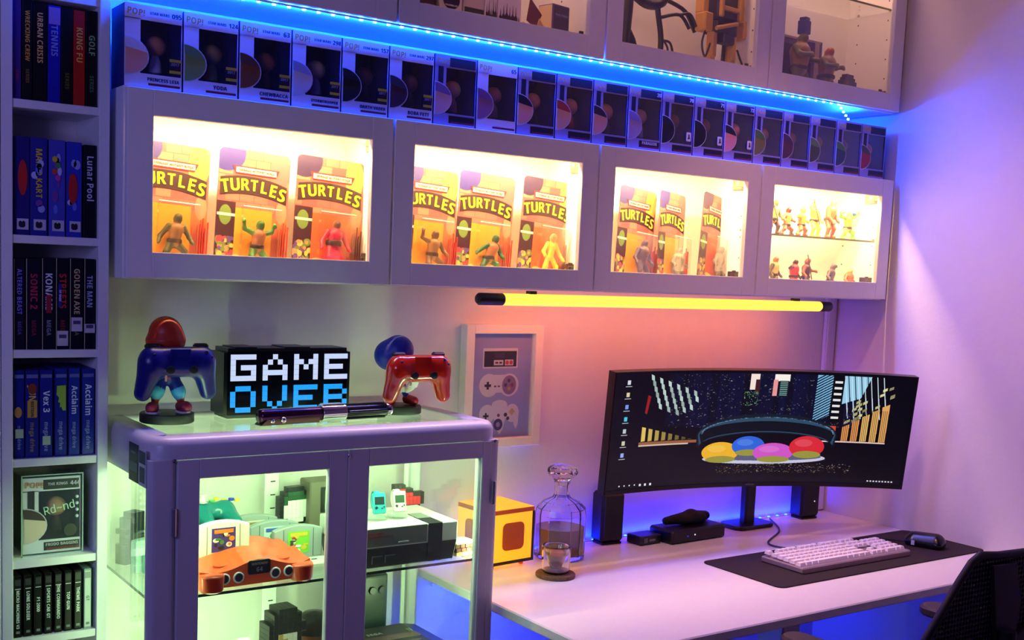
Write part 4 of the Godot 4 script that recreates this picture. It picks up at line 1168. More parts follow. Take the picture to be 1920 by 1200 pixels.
# ---------------------------------------------------------------- desk
func desk_and_things() -> void:
	var top := grain(C(238, 234, 232), 0.35, 3.0, 0.25, 0.01)
	var t := thing("desk", "white desk with a thin top below the monitor", "desk", Vector3(1.6165, 0, 0.4025))
	part(t, "desk_top", box(1.619, 0.024, 0.801, 0.003), top, Vector3(0, DESK + YB - 0.012, 0))
	var steel := mat(C(176, 172, 176), 0.4, 0.2)
	for s in [-1, 1]:
		part(t, "leg", boxes([[0, 0.36, 0, 0.07, 0.63, 0.09], [0, 0.012, 0, 0.08, 0.024, 0.66]], 0.004), steel, Vector3(0.08 if s > 0 else -0.62, 0.002, 0.08))
	part(t, "under_frame", boxes([[-0.27, 0, 0.09, 0.7, 0.035, 0.05], [-0.27, 0, -0.12, 0.7, 0.035, 0.05], [-0.62, 0.006, 0, 0.06, 0.02, 0.6], [0.08, 0.006, 0, 0.06, 0.02, 0.6]], 0.003), mat(C(205, 202, 205), 0.4), Vector3(0, DESK + YB - 0.0425, 0))

	# framed controller print on the wall
	var p := thing("framed_print", "white framed print of three game controllers on the wall left of the monitor", "picture", W(1.063, -0.263, 0.001))
	part(p, "frame", boxes([[-0.112, 0, 0.016, 0.026, 0.33, 0.032], [0.112, 0, 0.016, 0.026, 0.33, 0.032], [0, 0.153, 0.016, 0.2, 0.024, 0.032], [0, -0.153, 0.016, 0.2, 0.024, 0.032]], 0.0015), mat(C(235, 230, 224), 0.5))
	part(p, "print", ext(poly([[-0.1, -0.142], [0.1, -0.142], [0.1, 0.142], [-0.1, 0.142]]), 0.002), printed(controller_print(), 0.6), Vector3(0, 0, 0.010))
	part(p, "glazing", box(0.2, 0.284, 0.001, 0.0), pane(C(235, 240, 255), 0.008), Vector3(0, 0, 0.0175))

	var pad := solo("desk_mat", "dark brown desk mat with rounded corners under the keyboard", "desk mat", ext(rrect(0.896, 0.288, 0.022), 0.003, 0.0008), grain(C(30, 15, 17), 0.95, 30.0, 2.0, 0.1), W(1.975, DESK + 0.0004, 0.483), Vector3(-PI / 2, 0, 0))
	keyboard()
	var m := thing("mouse", "black computer mouse at the right of the desk mat", "mouse", W(2.283, DESK + 0.0036, 0.515), 0.35)
	part(m, "shell", skin([[Vector3(0, 0.012, 0.03), 0.026, Vector3(0, 0.012, -0.03), 0.024, C(18, 18, 24)], [Vector3(-0.014, 0.005, -0.045), 0.011, Vector3(-0.02, 0.005, 0.04), 0.010, C(18, 18, 24)], [Vector3(0.014, 0.005, -0.045), 0.011, Vector3(0.02, 0.005, 0.04), 0.010, C(18, 18, 24)]], 0.003, 0.02), mat(C(16, 16, 22), 0.22), Vector3(0, 0.0055, 0))
	part(m, "wheel", cyl(0.008, 0.007, 16), mat(C(60, 62, 70), 0.4), Vector3(-0.0035, 0.032, -0.04), Vector3(0, 0, -PI / 2))
	part(m, "side_light", box(0.002, 0.014, 0.01, 0.0), mat(C(190, 200, 235), 0.2), Vector3(-0.029, 0.012, -0.03))
	solo("mouse_cable", "thin dark cable trailing behind the mouse", "cable", tube(curve([W(2.27, DESK + 0.008, 0.455), W(2.24, DESK + 0.006, 0.40), W(2.19, DESK + 0.0055, 0.375), W(2.16, DESK + 0.0055, 0.36)], 6), 0.0018, 6), mat(C(26, 20, 24), 0.6), Vector3.ZERO)
	solo("keyboard_cable", "grey cable curving from the wall to the keyboard", "cable", tube(curve([W(2.13, DESK + 0.004, 0.04), W(2.03, DESK + 0.0035, 0.17), W(1.87, DESK + 0.0035, 0.27), W(1.86, DESK + 0.006, 0.35), W(1.90, DESK + 0.012, 0.415)], 6), 0.0028, 8), mat(C(62, 60, 74), 0.6), Vector3.ZERO)

	# speakers
	for k in 2:
		var s := thing("speaker", ["black desktop speaker left of the monitor", "black desktop speaker under the right half of the monitor"][k], "speaker", W([1.437, 2.268][k], DESK + 0.0004, [0.047, 0.062][k]), -0.1, "pair of black desktop speakers")
		part(s, "cabinet", box(0.078, 0.145, 0.06, 0.008), mat(C(13, 13, 16), 0.45), Vector3(0, 0.0785, -0.002))
		part(s, "grille", box(0.064, 0.125, 0.004, 0.0015), grain(C(10, 10, 12), 0.9, 60.0, 3.0, 0.3), Vector3(0, 0.08, 0.0295))
		part(s, "foot", box(0.068, 0.006, 0.05, 0.001), mat(C(20, 20, 22), 0.7), Vector3(0, 0.003, 0))
		if k == 1:
			part(s, "power_light", ball(0.002, 0.002, 0.002, 8), glow(Color(1, 1, 1), 1.0), Vector3(0.012, 0.06, 0.032))
	var du := thing("card_reader", "small black card reader box in front of the left speaker", "card reader", W(1.537, DESK + 0.0004, 0.095), 0.05)
	part(du, "body", box(0.085, 0.026, 0.06, 0.003), mat(C(24, 24, 32), 0.3), Vector3(0, 0.0135, 0))
	part(du, "slot", boxes([[-0.026, 0.014, 0.0304, 0.004, 0.014, 0.001], [-0.019, 0.014, 0.0304, 0.004, 0.014, 0.001], [0.004, 0.013, 0.0304, 0.024, 0.006, 0.001]], 0.0), mat(C(120, 120, 140), 0.3))
	var hb := thing("docking_box", "flat black box with a small white light under the monitor", "docking station", W(1.70, DESK + 0.0004, 0.105), 0.03)
	part(hb, "body", box(0.225, 0.04, 0.1, 0.006), mat(C(12, 12, 14), 0.4), Vector3(0, 0.0205, 0))
	part(hb, "status_light", ball(0.0022, 0.0022, 0.0022, 8), glow(Color(1, 0.97, 0.92), 1.0), Vector3(-0.02, 0.022, 0.0505))
	part(hb, "status_light", ball(0.0022, 0.0022, 0.0022, 8), glow(Color(0.1, 0.25, 1.0), 0.8), Vector3(-0.05, 0.02, 0.0505))
	var hd := thing("headset", "black cloth-covered lump lying on the flat black box", "pouch", W(1.70, DESK + 0.0414, 0.095), 0.0)
	part(hd, "cloth", skin([[Vector3(-0.08, 0.008, 0), 0.012, Vector3(0.02, 0.012, 0.0), 0.02, C(14, 14, 16)], [Vector3(0.02, 0.012, 0), 0.02, Vector3(0.09, 0.008, -0.01), 0.014, C(14, 14, 16)], [Vector3(-0.03, 0.01, 0.02), 0.012, Vector3(0.05, 0.01, 0.02), 0.012, C(14, 14, 16)]], 0.005, 0.015), mat(C(14, 14, 16), 0.85), Vector3(0, 0.007, 0))

	decanter()
	var co := solo("coaster", "round brown wooden coaster under the small glass", "coaster", lathe([[0.0, 0.0], [0.049, 0.0], [0.051, 0.002], [0.051, 0.008], [0.049, 0.01], [0.0, 0.01]], 40), grain(C(112, 66, 34), 0.7, 14.0, 1.5, 0.22), W(1.079, DESK + 0.0004, 0.272))
	var g := thing("tumbler", "small double-walled glass of amber drink on the wooden coaster", "glass", W(1.079, DESK + 0.0106, 0.272))
	part(g, "outer_wall", lathe([[0.0, 0.0], [0.03, 0.0], [0.036, 0.006], [0.0375, 0.05], [0.0375, 0.068], [0.036, 0.071], [0.0345, 0.068], [0.0345, 0.052], [0.033, 0.01], [0.028, 0.004], [0.0, 0.004]], 36), solid_glass(C(250, 250, 255)))
	part(g, "inner_wall", lathe([[0.0, 0.012], [0.014, 0.013], [0.022, 0.03], [0.032, 0.062], [0.0335, 0.069], [0.032, 0.0695], [0.0305, 0.063], [0.0205, 0.032], [0.013, 0.016], [0.0, 0.015]], 36), solid_glass(C(250, 250, 255)))
	part(g, "drink", lathe([[0.0, 0.0155], [0.0128, 0.0165], [0.0202, 0.0325], [0.0285, 0.056], [0.0, 0.056]], 36), solid_glass(C(214, 120, 40), 0.12, 0.034))

	# glowing yellow cube lamp, plain faces
	var a := 0.145
	var cl := thing("cube_lamp", "glowing yellow cube lamp with orange edges behind the display cabinet", "lamp", W(1.019, DESK, 0.082), 0.09)
	var gl := glow(Color(1.0, 0.66, 0.10), 0.95, C(230, 180, 50))
	part(cl, "glowing_cube", box(a, a, a, 0.002), gl, Vector3(0, 0.012 + a / 2, 0))
	var orr := mat(C(214, 84, 20), 0.5)
	var dk := mat(C(38, 16, 12), 0.5)
	part(cl, "top_edge", boxes([[0, 0.012 + a - 0.006, a / 2 + 0.0005, a * 0.96, 0.011, 0.002], [-a / 2 - 0.0005, 0.012 + a - 0.006, 0, 0.002, 0.011, a * 0.96]], 0.0), orr)
	part(cl, "dark_edge", boxes([[a / 2 - 0.004, 0.012 + a * 0.46, a / 2 + 0.0005, 0.008, a * 0.92, 0.002], [0, 0.016, a / 2 + 0.0005, a, 0.008, 0.002], [-a / 2 - 0.0005, 0.016, 0, 0.002, 0.008, a]], 0.0), dk)
	part(cl, "face_panel", ext(rrect(a * 0.5, a * 0.5, 0.014), 0.002), orr, Vector3(0, 0.012 + a / 2, a / 2))
	part(cl, "face_panel", ext(rrect(a * 0.5, a * 0.5, 0.014), 0.002), orr, Vector3(-a / 2, 0.012 + a / 2, 0), Vector3(0, -PI / 2, 0))
	for s in [[-1, -1], [-1, 1], [1, -1], [1, 1]]:
		part(cl, "foot", cyl(0.006, 0.0115, 12), orr, Vector3(s[0] * 0.05, 0.0004, s[1] * 0.05))
	area("cube_lamp_light", Color(1.0, 0.62, 0.2), 0.02, Vector2(0.13, 0.13), W(1.019, DESK + 0.085, 0.16), Vector3(0.09, -0.2, 1))

func controller_print() -> Image:
	var im := Image.create(400, 568, false, Image.FORMAT_RGB8)
	im.fill(C(146, 152, 214))
	var pale := C(208, 206, 226)
	slab(im, 82, 82, 226, 108, pale)
	slab(im, 90, 98, 210, 84, C(14, 12, 22))
	slab(im, 156, 106, 64, 30, C(58, 50, 72))
	slab(im, 152, 146, 62, 28, C(206, 200, 210))
	slab(im, 162, 156, 18, 9, C(40, 30, 50))
	slab(im, 188, 156, 18, 9, C(40, 30, 50))
	slab(im, 224, 144, 56, 32, C(206, 196, 200))
	disc(im, 239, 160, 11, 11, C(196, 40, 40))
	disc(im, 265, 160, 11, 11, C(196, 40, 40))
	# second pad
	slab(im, 126, 226, 142, 96, pale)
	disc(im, 126, 282, 62, 62, pale)
	disc(im, 258, 282, 62, 62, pale)
	disc(im, 258, 282, 46, 52, C(132, 108, 160))
	slab(im, 98, 276, 42, 14, C(30, 20, 50))
	slab(im, 112, 262, 14, 42, C(30, 20, 50))
	slab(im, 160, 284, 14, 8, C(70, 40, 80))
	slab(im, 184, 284, 14, 8, C(70, 40, 80))
	for q in [[256, 258, C(60, 40, 90)], [234, 282, C(60, 40, 90)], [278, 282, C(140, 40, 70)], [258, 302, C(190, 150, 90)]]:
		disc(im, q[0], q[1], 10, 10, q[2])
	# third pad: three prongs
	shape_fill(im, poly([[150, 384], [250, 384], [252, 430], [226, 520], [206, 552], [186, 520], [156, 430]]), pale)
	disc(im, 200, 388, 50, 26, pale)
	disc(im, 122, 436, 52, 50, pale)
	disc(im, 284, 436, 46, 50, pale)
	shape_fill(im, poly([[72, 430], [120, 440], [112, 500], [96, 530], [78, 500]]), pale)
	shape_fill(im, poly([[290, 440], [330, 430], [326, 500], [312, 524], [298, 500]]), pale)
	slab(im, 96, 442, 36, 11, C(20, 14, 40))
	slab(im, 108, 430, 11, 36, C(20, 14, 40))
	disc(im, 196, 446, 9, 9, C(120, 30, 70))
	disc(im, 242, 444, 11, 11, C(40, 20, 60))
	disc(im, 258, 464, 10, 10, C(40, 20, 60))
	shape_fill(im, poly([[262, 428], [284, 408], [304, 428], [282, 450]]), C(190, 160, 120))
	disc(im, 195, 496, 30, 32, C(62, 44, 110))
	disc(im, 195, 496, 13, 14, C(150, 140, 190))
	return im

func keyboard() -> void:
	var t := thing("keyboard", "white mechanical keyboard lying on the dark desk mat", "keyboard", W(1.912, DESK + 0.0036, 0.49), 0.0)
	part(t, "base", box(0.462, 0.016, 0.15, 0.003), mat(C(150, 132, 140), 0.4, 0.2), Vector3(0, 0.008, 0))
	part(t, "front_bar", ext(poly([[0, 0], [0.024, 0.0], [0.02, 0.006], [0.0, 0.012]]), 0.45, 0.0), mat(C(176, 150, 158), 0.35, 0.3), Vector3(-0.225, 0.001, 0.075), Vector3(0, PI / 2, 0)).position = Vector3(-0.225, 0.001, 0.0755)
	var cap := mat(C(244, 236, 240), 0.5)
	var u := 0.0199
	var rows := [[1, -1, 1, 1, 1, 1, -0.5, 1, 1, 1, 1, -0.5, 1, 1, 1, 1, -0.4, 1, 1, 1], [1, 1, 1, 1, 1, 1, 1, 1, 1, 1, 1, 1, 1, 2, -0.4, 1, 1, 1, -0.4, 1, 1, 1, 1], [1.5, 1, 1, 1, 1, 1, 1, 1, 1, 1, 1, 1, 1, 1.5, -0.4, 1, 1, 1, -0.4, 1, 1, 1, 1], [1.75, 1, 1, 1, 1, 1, 1, 1, 1, 1, 1, 1, 2.25, -3.8, 1, 1, 1, 1], [2.25, 1, 1, 1, 1, 1, 1, 1, 1, 1, 1, 2.75, -1.4, 1, -1.4, 1, 1, 1, 1], [1.25, 1.25, 1.25, 6.25, 1.25, 1.25, 1.25, 1.25, -0.4, 1, 1, 1, -0.4, 2, 1, 1]]
	for r in 6:
		var x := -0.2255
		for k in rows[r]:
			var w: float = absf(k) * u * 0.987
			if k > 0:
				var key := "cap%.2f" % k
				if not mesh_cache.has(key):
					mesh_cache[key] = keycap(w - 0.0016)
				var o := part(t, "keycap", mesh_cache[key], cap, Vector3(x + w / 2, 0.0165 + 0.0012 * (5 - r), -0.058 + r * 0.0214 + (0.002 if r > 0 else -0.002)))
			x += w

func keycap(w: float) -> Mesh:
	var st := start()
	var a := [Vector3(-w / 2, 0, -0.0092), Vector3(w / 2, 0, -0.0092), Vector3(w / 2, 0, 0.0092), Vector3(-w / 2, 0, 0.0092)]
	var b := [Vector3(-w / 2 + 0.0022, 0.0085, -0.0072), Vector3(w / 2 - 0.0022, 0.0085, -0.0072), Vector3(w / 2 - 0.0022, 0.0085, 0.0062), Vector3(-w / 2 + 0.0022, 0.0085, 0.0062)]
	for i in 4:
		var j := (i + 1) % 4
		quad(st, a[j], a[i], b[i], b[j])
	quad(st, b[3], b[2], b[1], b[0])
	return st.commit()

func decanter() -> void:
	var t := thing("decanter", "faceted glass decanter half full of amber spirit with a round stopper", "decanter", W(1.208, DESK + 0.0004, 0.118))
	var gl := solid_glass(C(250, 248, 255))
	var outer := [[0.0, 0.0], [0.064, 0.0], [0.07, 0.006], [0.071, 0.12], [0.068, 0.138], [0.05, 0.155], [0.026, 0.166], [0.021, 0.175], [0.02, 0.2], [0.023, 0.209]]
	var inner := [[0.0165, 0.209], [0.0145, 0.2], [0.0155, 0.176], [0.021, 0.163], [0.046, 0.15], [0.062, 0.135], [0.065, 0.12], [0.063, 0.016], [0.058, 0.012], [0.0, 0.012]]
	part(t, "body", lathe(outer + inner, 14, 1.0, true), gl)
	part(t, "spirit", lathe([[0.0, 0.0125], [0.0575, 0.0125], [0.0625, 0.0165], [0.0637, 0.085], [0.0, 0.085]], 14, 1.0, true), solid_glass(C(120, 26, 4), 0.25, 0.034))
	var st := part(t, "stopper", lathe([[0.0, 0.196], [0.0125, 0.198], [0.0145, 0.21], [0.024, 0.2125], [0.024, 0.217], [0.034, 0.2225], [0.044, 0.235], [0.04, 0.247], [0.026, 0.2535], [0.0, 0.255]], 12, 1.0, true), gl)

# ---------------------------------------------------------------- monitor
func monitor() -> void:
	var c := W(1.83, -0.386, 0.231)
	var base_y := DESK + YB + 0.0006
	var t := thing("monitor", "wide curved black monitor showing a night city wallpaper", "monitor", Vector3(1.99, base_y, 0.07))
	var bs := Basis.from_euler(Vector3(0.109, -0.2892, -0.0037))
	var rad := 1.99
	var P := func(u: float, v: float, off: float) -> Vector3:     # u along the arc in metres, v up, off towards the viewer
		var a := u / rad
		return bs * Vector3((rad - off) * sin(a), v, rad - (rad - off) * cos(a)) + c - t.position
	var hw := 0.498
	var hh := 0.175
	var shell := start()
	var n := 28
	for i in n:
		var u0 := -hw + 2 * hw * i / n
		var u1 := -hw + 2 * hw * (i + 1) / n
		quad(shell, P.call(u1, -hh, -0.03), P.call(u0, -hh, -0.03), P.call(u0, hh, -0.03), P.call(u1, hh, -0.03))
		quad(shell, P.call(u0, hh, 0), P.call(u1, hh, 0), P.call(u1, hh, -0.03), P.call(u0, hh, -0.03))
		quad(shell, P.call(u0, -hh, -0.03), P.call(u1, -hh, -0.03), P.call(u1, -hh, 0), P.call(u0, -hh, 0))
		quad(shell, P.call(u0, -hh, 0), P.call(u1, -hh, 0), P.call(u1, hh, 0), P.call(u0, hh, 0))
	quad(shell, P.call(hw, -hh, 0), P.call(hw, -hh, -0.03), P.call(hw, hh, -0.03), P.call(hw, hh, 0))
	quad(shell, P.call(-hw, -hh, -0.03), P.call(-hw, -hh, 0), P.call(-hw, hh, 0), P.call(-hw, hh, -0.03))
	part(t, "housing", shell.commit(), mat(C(16, 14, 16), 0.35))
	var lip := start()
	var b := [[-hw, hw, hh - 0.006, hh], [-hw, hw, -hh, -hh + 0.012], [-hw, -hw + 0.007, -hh, hh], [hw - 0.007, hw, -hh, hh]]
	for q in b:
		var k := n if q[1] - q[0] > 0.1 else 1
		for i in k:
			var u0: float = lerpf(q[0], q[1], float(i) / k)
			var u1: float = lerpf(q[0], q[1], float(i + 1) / k)
			quad(lip, P.call(u0, q[2], 0.003), P.call(u1, q[2], 0.003), P.call(u1, q[3], 0.003), P.call(u0, q[3], 0.003))
			quad(lip, P.call(u0, q[3], 0.003), P.call(u1, q[3], 0.003), P.call(u1, q[3], 0.0), P.call(u0, q[3], 0.0))
			quad(lip, P.call(u0, q[2], 0.0), P.call(u1, q[2], 0.0), P.call(u1, q[2], 0.003), P.call(u0, q[2], 0.003))
	part(t, "bezel", lip.commit(), mat(C(12, 11, 13), 0.4))
	var sc := start()
	var sw := hw - 0.007
	var lo := -hh + 0.012
	var hi := hh - 0.006
	for i in n:
		var u0 := -sw + 2 * sw * i / n
		var u1 := -sw + 2 * sw * (i + 1) / n
		var q := [[u0, lo], [u1, hi], [u1, lo], [u0, lo], [u0, hi], [u1, hi]]
		for v in q:
			sc.set_normal(bs * Vector3(-sin(v[0] / rad), 0, cos(v[0] / rad)))
			sc.set_uv(Vector2((v[0] + sw) / (2 * sw), (hi - v[1]) / (hi - lo)))
			sc.add_vertex(P.call(v[0], v[1], 0.0012))
	var sm := StandardMaterial3D.new()
	sm.albedo_color = Color(0.01, 0.01, 0.012)
	sm.roughness = 0.35
	sm.emission_enabled = true
	sm.emission_texture = ImageTexture.create_from_image(wallpaper())
	sm.emission = Color.BLACK
	sm.emission_energy_multiplier = 1.0
	part(t, "screen", sc.commit(), sm)
	var bm := mat(C(16, 16, 19), 0.4)
	var ct: Vector3 = P.call(0.0, -0.02, -0.03)
	part(t, "arm", tube([ct + Vector3(0, 0, 0.004), Vector3(0.0, ct.y + 0.01, 0.015), Vector3(0, ct.y - 0.02, 0.0)], 0.03, 12), bm)
	part(t, "neck", box(0.045, ct.y, 0.03, 0.006), bm, Vector3(0, ct.y / 2, 0.0))
	part(t, "foot", ext(rrect(0.17, 0.1, 0.03), 0.012, 0.003), bm, Vector3(0, 0, 0), Vector3(-PI / 2, 0, 0))
	words(t, "maker_mark", "SAMSUNG", 0.0045, mat(C(110, 110, 116), 0.4), P.call(0.0, -hh + 0.006, 0.0034), Vector3(0.109, -0.2892, 0), 0.03)

func wallpaper() -> Image:
	var im := Image.create(1440, 480, false, Image.FORMAT_RGB8)
	var r := RandomNumberGenerator.new()
	r.seed = 5
	im.fill(C(3, 4, 12))
	# far towers
	for k in 30:
		var x := 260 + k * 31 + r.randf_range(-8, 8)
		var w := r.randf_range(26, 60)
		slab(im, x, 4, w, 250 - absf(k - 15) * 2, C(6, 8, 22).lerp(C(10, 16, 60), r.randf() * 0.8))
		for j in 44:
			if r.randf() < 0.55:
				slab(im, x + r.randi() % maxi(1, int(w - 3)), 8 + r.randf() * 225, 3 if r.randf() < 0.8 else 9, 2, C(150, 160, 170).lerp(C(230, 220, 190), r.randf()).darkened(r.randf() * 0.6))
	slab(im, 664, 6, 44, 68, C(244, 226, 214))
	slab(im, 690, 30, 22, 60, C(60, 30, 36))
	slab(im, 780, 6, 74, 30, C(246, 240, 230))
	slab(im, 776, 30, 22, 70, C(232, 150, 150))
	slab(im, 806, 34, 44, 70, C(20, 30, 40))
	for j in 8:
		slab(im, 810, 38 + j * 8, 36, 3, C(140, 190, 180))
	for j in 60:
		slab(im, 640 + r.randf() * 70, 80 + r.randf() * 60, 3, 3, C(140, 220, 140).darkened(r.randf() * 0.5))
	# left block of slanted windows
	for i in 6:
		for j in 7:
			var x := 170.0 + j * 44 + i * 10
			var y := 4.0 + i * 34 + j * 14.0 - i * 10
			if x < 420 - i * 14 and y < 220:
				shape_fill(im, poly([[x, y], [x + 16, y + 7], [x + 20, y + 30], [x + 4, y + 23]]), C(190, 214, 206).darkened(r.randf() * 0.25))
	shape_fill(im, poly([[165, 90], [180, 96], [168, 170], [156, 164]]), C(150, 26, 24))
	for i in 8:
		shape_fill(im, poly([[150.0 + i * 34, 222.0 + i * 8], [170.0 + i * 34, 226.0 + i * 8], [170.0 + i * 34, 282.0], [150.0 + i * 34, 284.0]]), C(220, 190, 90).darkened(0.1 * i))
	slab(im, 140, 286, 290, 12, C(150, 92, 60))
	slab(im, 140, 298, 250, 6, C(214, 190, 170))
	# right block: blue-white fins and windows
	shape_fill(im, poly([[985, 4], [1060, 4], [1060, 180], [985, 214]]), C(120, 180, 220))
	for j in 24:
		shape_fill(im, poly([[985, 20.0 + j * 12], [1060, -20.0 + j * 12], [1060, -15.0 + j * 12], [985, 26.0 + j * 12]]), C(8, 14, 24))
	slab(im, 1060, 4, 54, 206, C(5, 6, 12))
	for j in 7:
		slab(im, 1070, 28 + j * 26, 36, 10, C(222, 226, 222))
	shape_fill(im, poly([[1114, 4], [1240, 4], [1200, 100], [1114, 128]]), C(150, 204, 232))
	for j in 13:
		shape_fill(im, poly([[1112.0 + j * 15, 4], [1116.0 + j * 15, 4], [1152.0 + j * 15, 190], [1147.0 + j * 15, 190]]), C(6, 8, 14) if j % 2 else C(206, 226, 236))
	for j in 22:
		var x := 1130 + r.randf() * 210
		var y := 190 - (x - 1130) * 0.55 + r.randf_range(-50, 30)
		shape_fill(im, poly([[x, y], [x + 20, y - 9], [x + 20, y + 3], [x, y + 12]]), C(226, 220, 160).darkened(r.randf() * 0.4))
	for j in 5:
		var x := 1130.0 + j * 44
		shape_fill(im, poly([[x, 230.0 - j * 24], [x + 34, 216.0 - j * 24], [x + 32, 290], [x, 292]]), C(228, 196, 110).lerp(C(214, 96, 50), 0.5 if j < 2 else 0.08 * j))
		for q in 4:
			slab(im, x + 8 * q, 150, 2, 142, C(30, 16, 10))
	slab(im, 1040, 226, 62, 50, C(206, 70, 44))
	slab(im, 1020, 292, 320, 6, C(226, 196, 190))
	# wet ground
	for j in 900:
		var x := r.randf() * 1440
		var y := 312 + r.randf() * 130
		slab(im, x, y, r.randf_range(1, 4), 1, C(70, 56, 70).darkened(r.randf() * 0.7))
	for j in 260:
		slab(im, 860 + r.randf_range(-330, 330), 395 + r.randf() * 40, r.randf_range(2, 7), 2, C(150, 110, 70).lerp(C(210, 190, 170), r.randf()).darkened(r.randf() * 0.5))
	# plain grey-blue arched slab with four smooth coloured stones before it
	for k in 3:
		var arc := PackedVector2Array()
		for i in 25:
			var a := PI + PI * i / 24
			arc.append(Vector2(770 + cos(a) * (340 - 6 * k), 268 + sin(a) * (90 - 16 * k)))
		for i in 25:
			var a := TAU - PI * i / 24
			arc.append(Vector2(770 + cos(a) * (334 - 10 * k), 322 - 8 * k + sin(a) * (60 - 4 * k)))
		shape_fill(im, arc, [C(16, 26, 40), C(44, 74, 98), C(8, 14, 24)][k])
	for j in 200:
		var a := PI + PI * r.randf()
		slab(im, 770 + cos(a) * 320, 262 + sin(a) * 70, r.randf_range(3, 10), 3, C(120, 160, 190).darkened(r.randf() * 0.6))
	disc(im, 770, 372, 300, 26, C(196, 196, 220))
	disc(im, 780, 366, 270, 18, C(90, 90, 120))
	for q in [[555, 344, 92, 44, C(236, 176, 40)], [690, 318, 80, 42, C(44, 100, 216)], [815, 348, 98, 42, C(206, 84, 196)], [975, 322, 84, 48, C(214, 40, 54)]]:
		disc(im, q[0], q[1], q[2], q[3], q[4])
		disc(im, q[0] - q[2] * 0.2, q[1] - q[3] * 0.35, q[2] * 0.5, q[3] * 0.35, (q[4] as Color).lightened(0.15))
		disc(im, q[0] + 4, q[1] + q[3] * 0.72, q[2] * 0.8, q[3] * 0.34, C(150, 146, 60))
	# desktop icons and task bar
	for i in 7:
		slab(im, 54, 26 + i * 50, 16, 18, [C(210, 215, 225), C(220, 205, 160), C(120, 150, 230), C(70, 200, 220), C(180, 200, 200), C(200, 205, 170), C(150, 170, 240)][i])
		slab(im, 46, 50 + i * 50, 32, 3, C(190, 190, 200))
	slab(im, 0, 456, 1440, 24, C(6, 8, 16))
	for i in 7:
		slab(im, 60 + i * 26, 462, 10 if i > 3 else 6, 10 if i > 3 else 6, C(226, 226, 232))
	for i in 9:
		slab(im, 1282 + i * 14, 464, 8, 6, C(214, 214, 220))
	return im

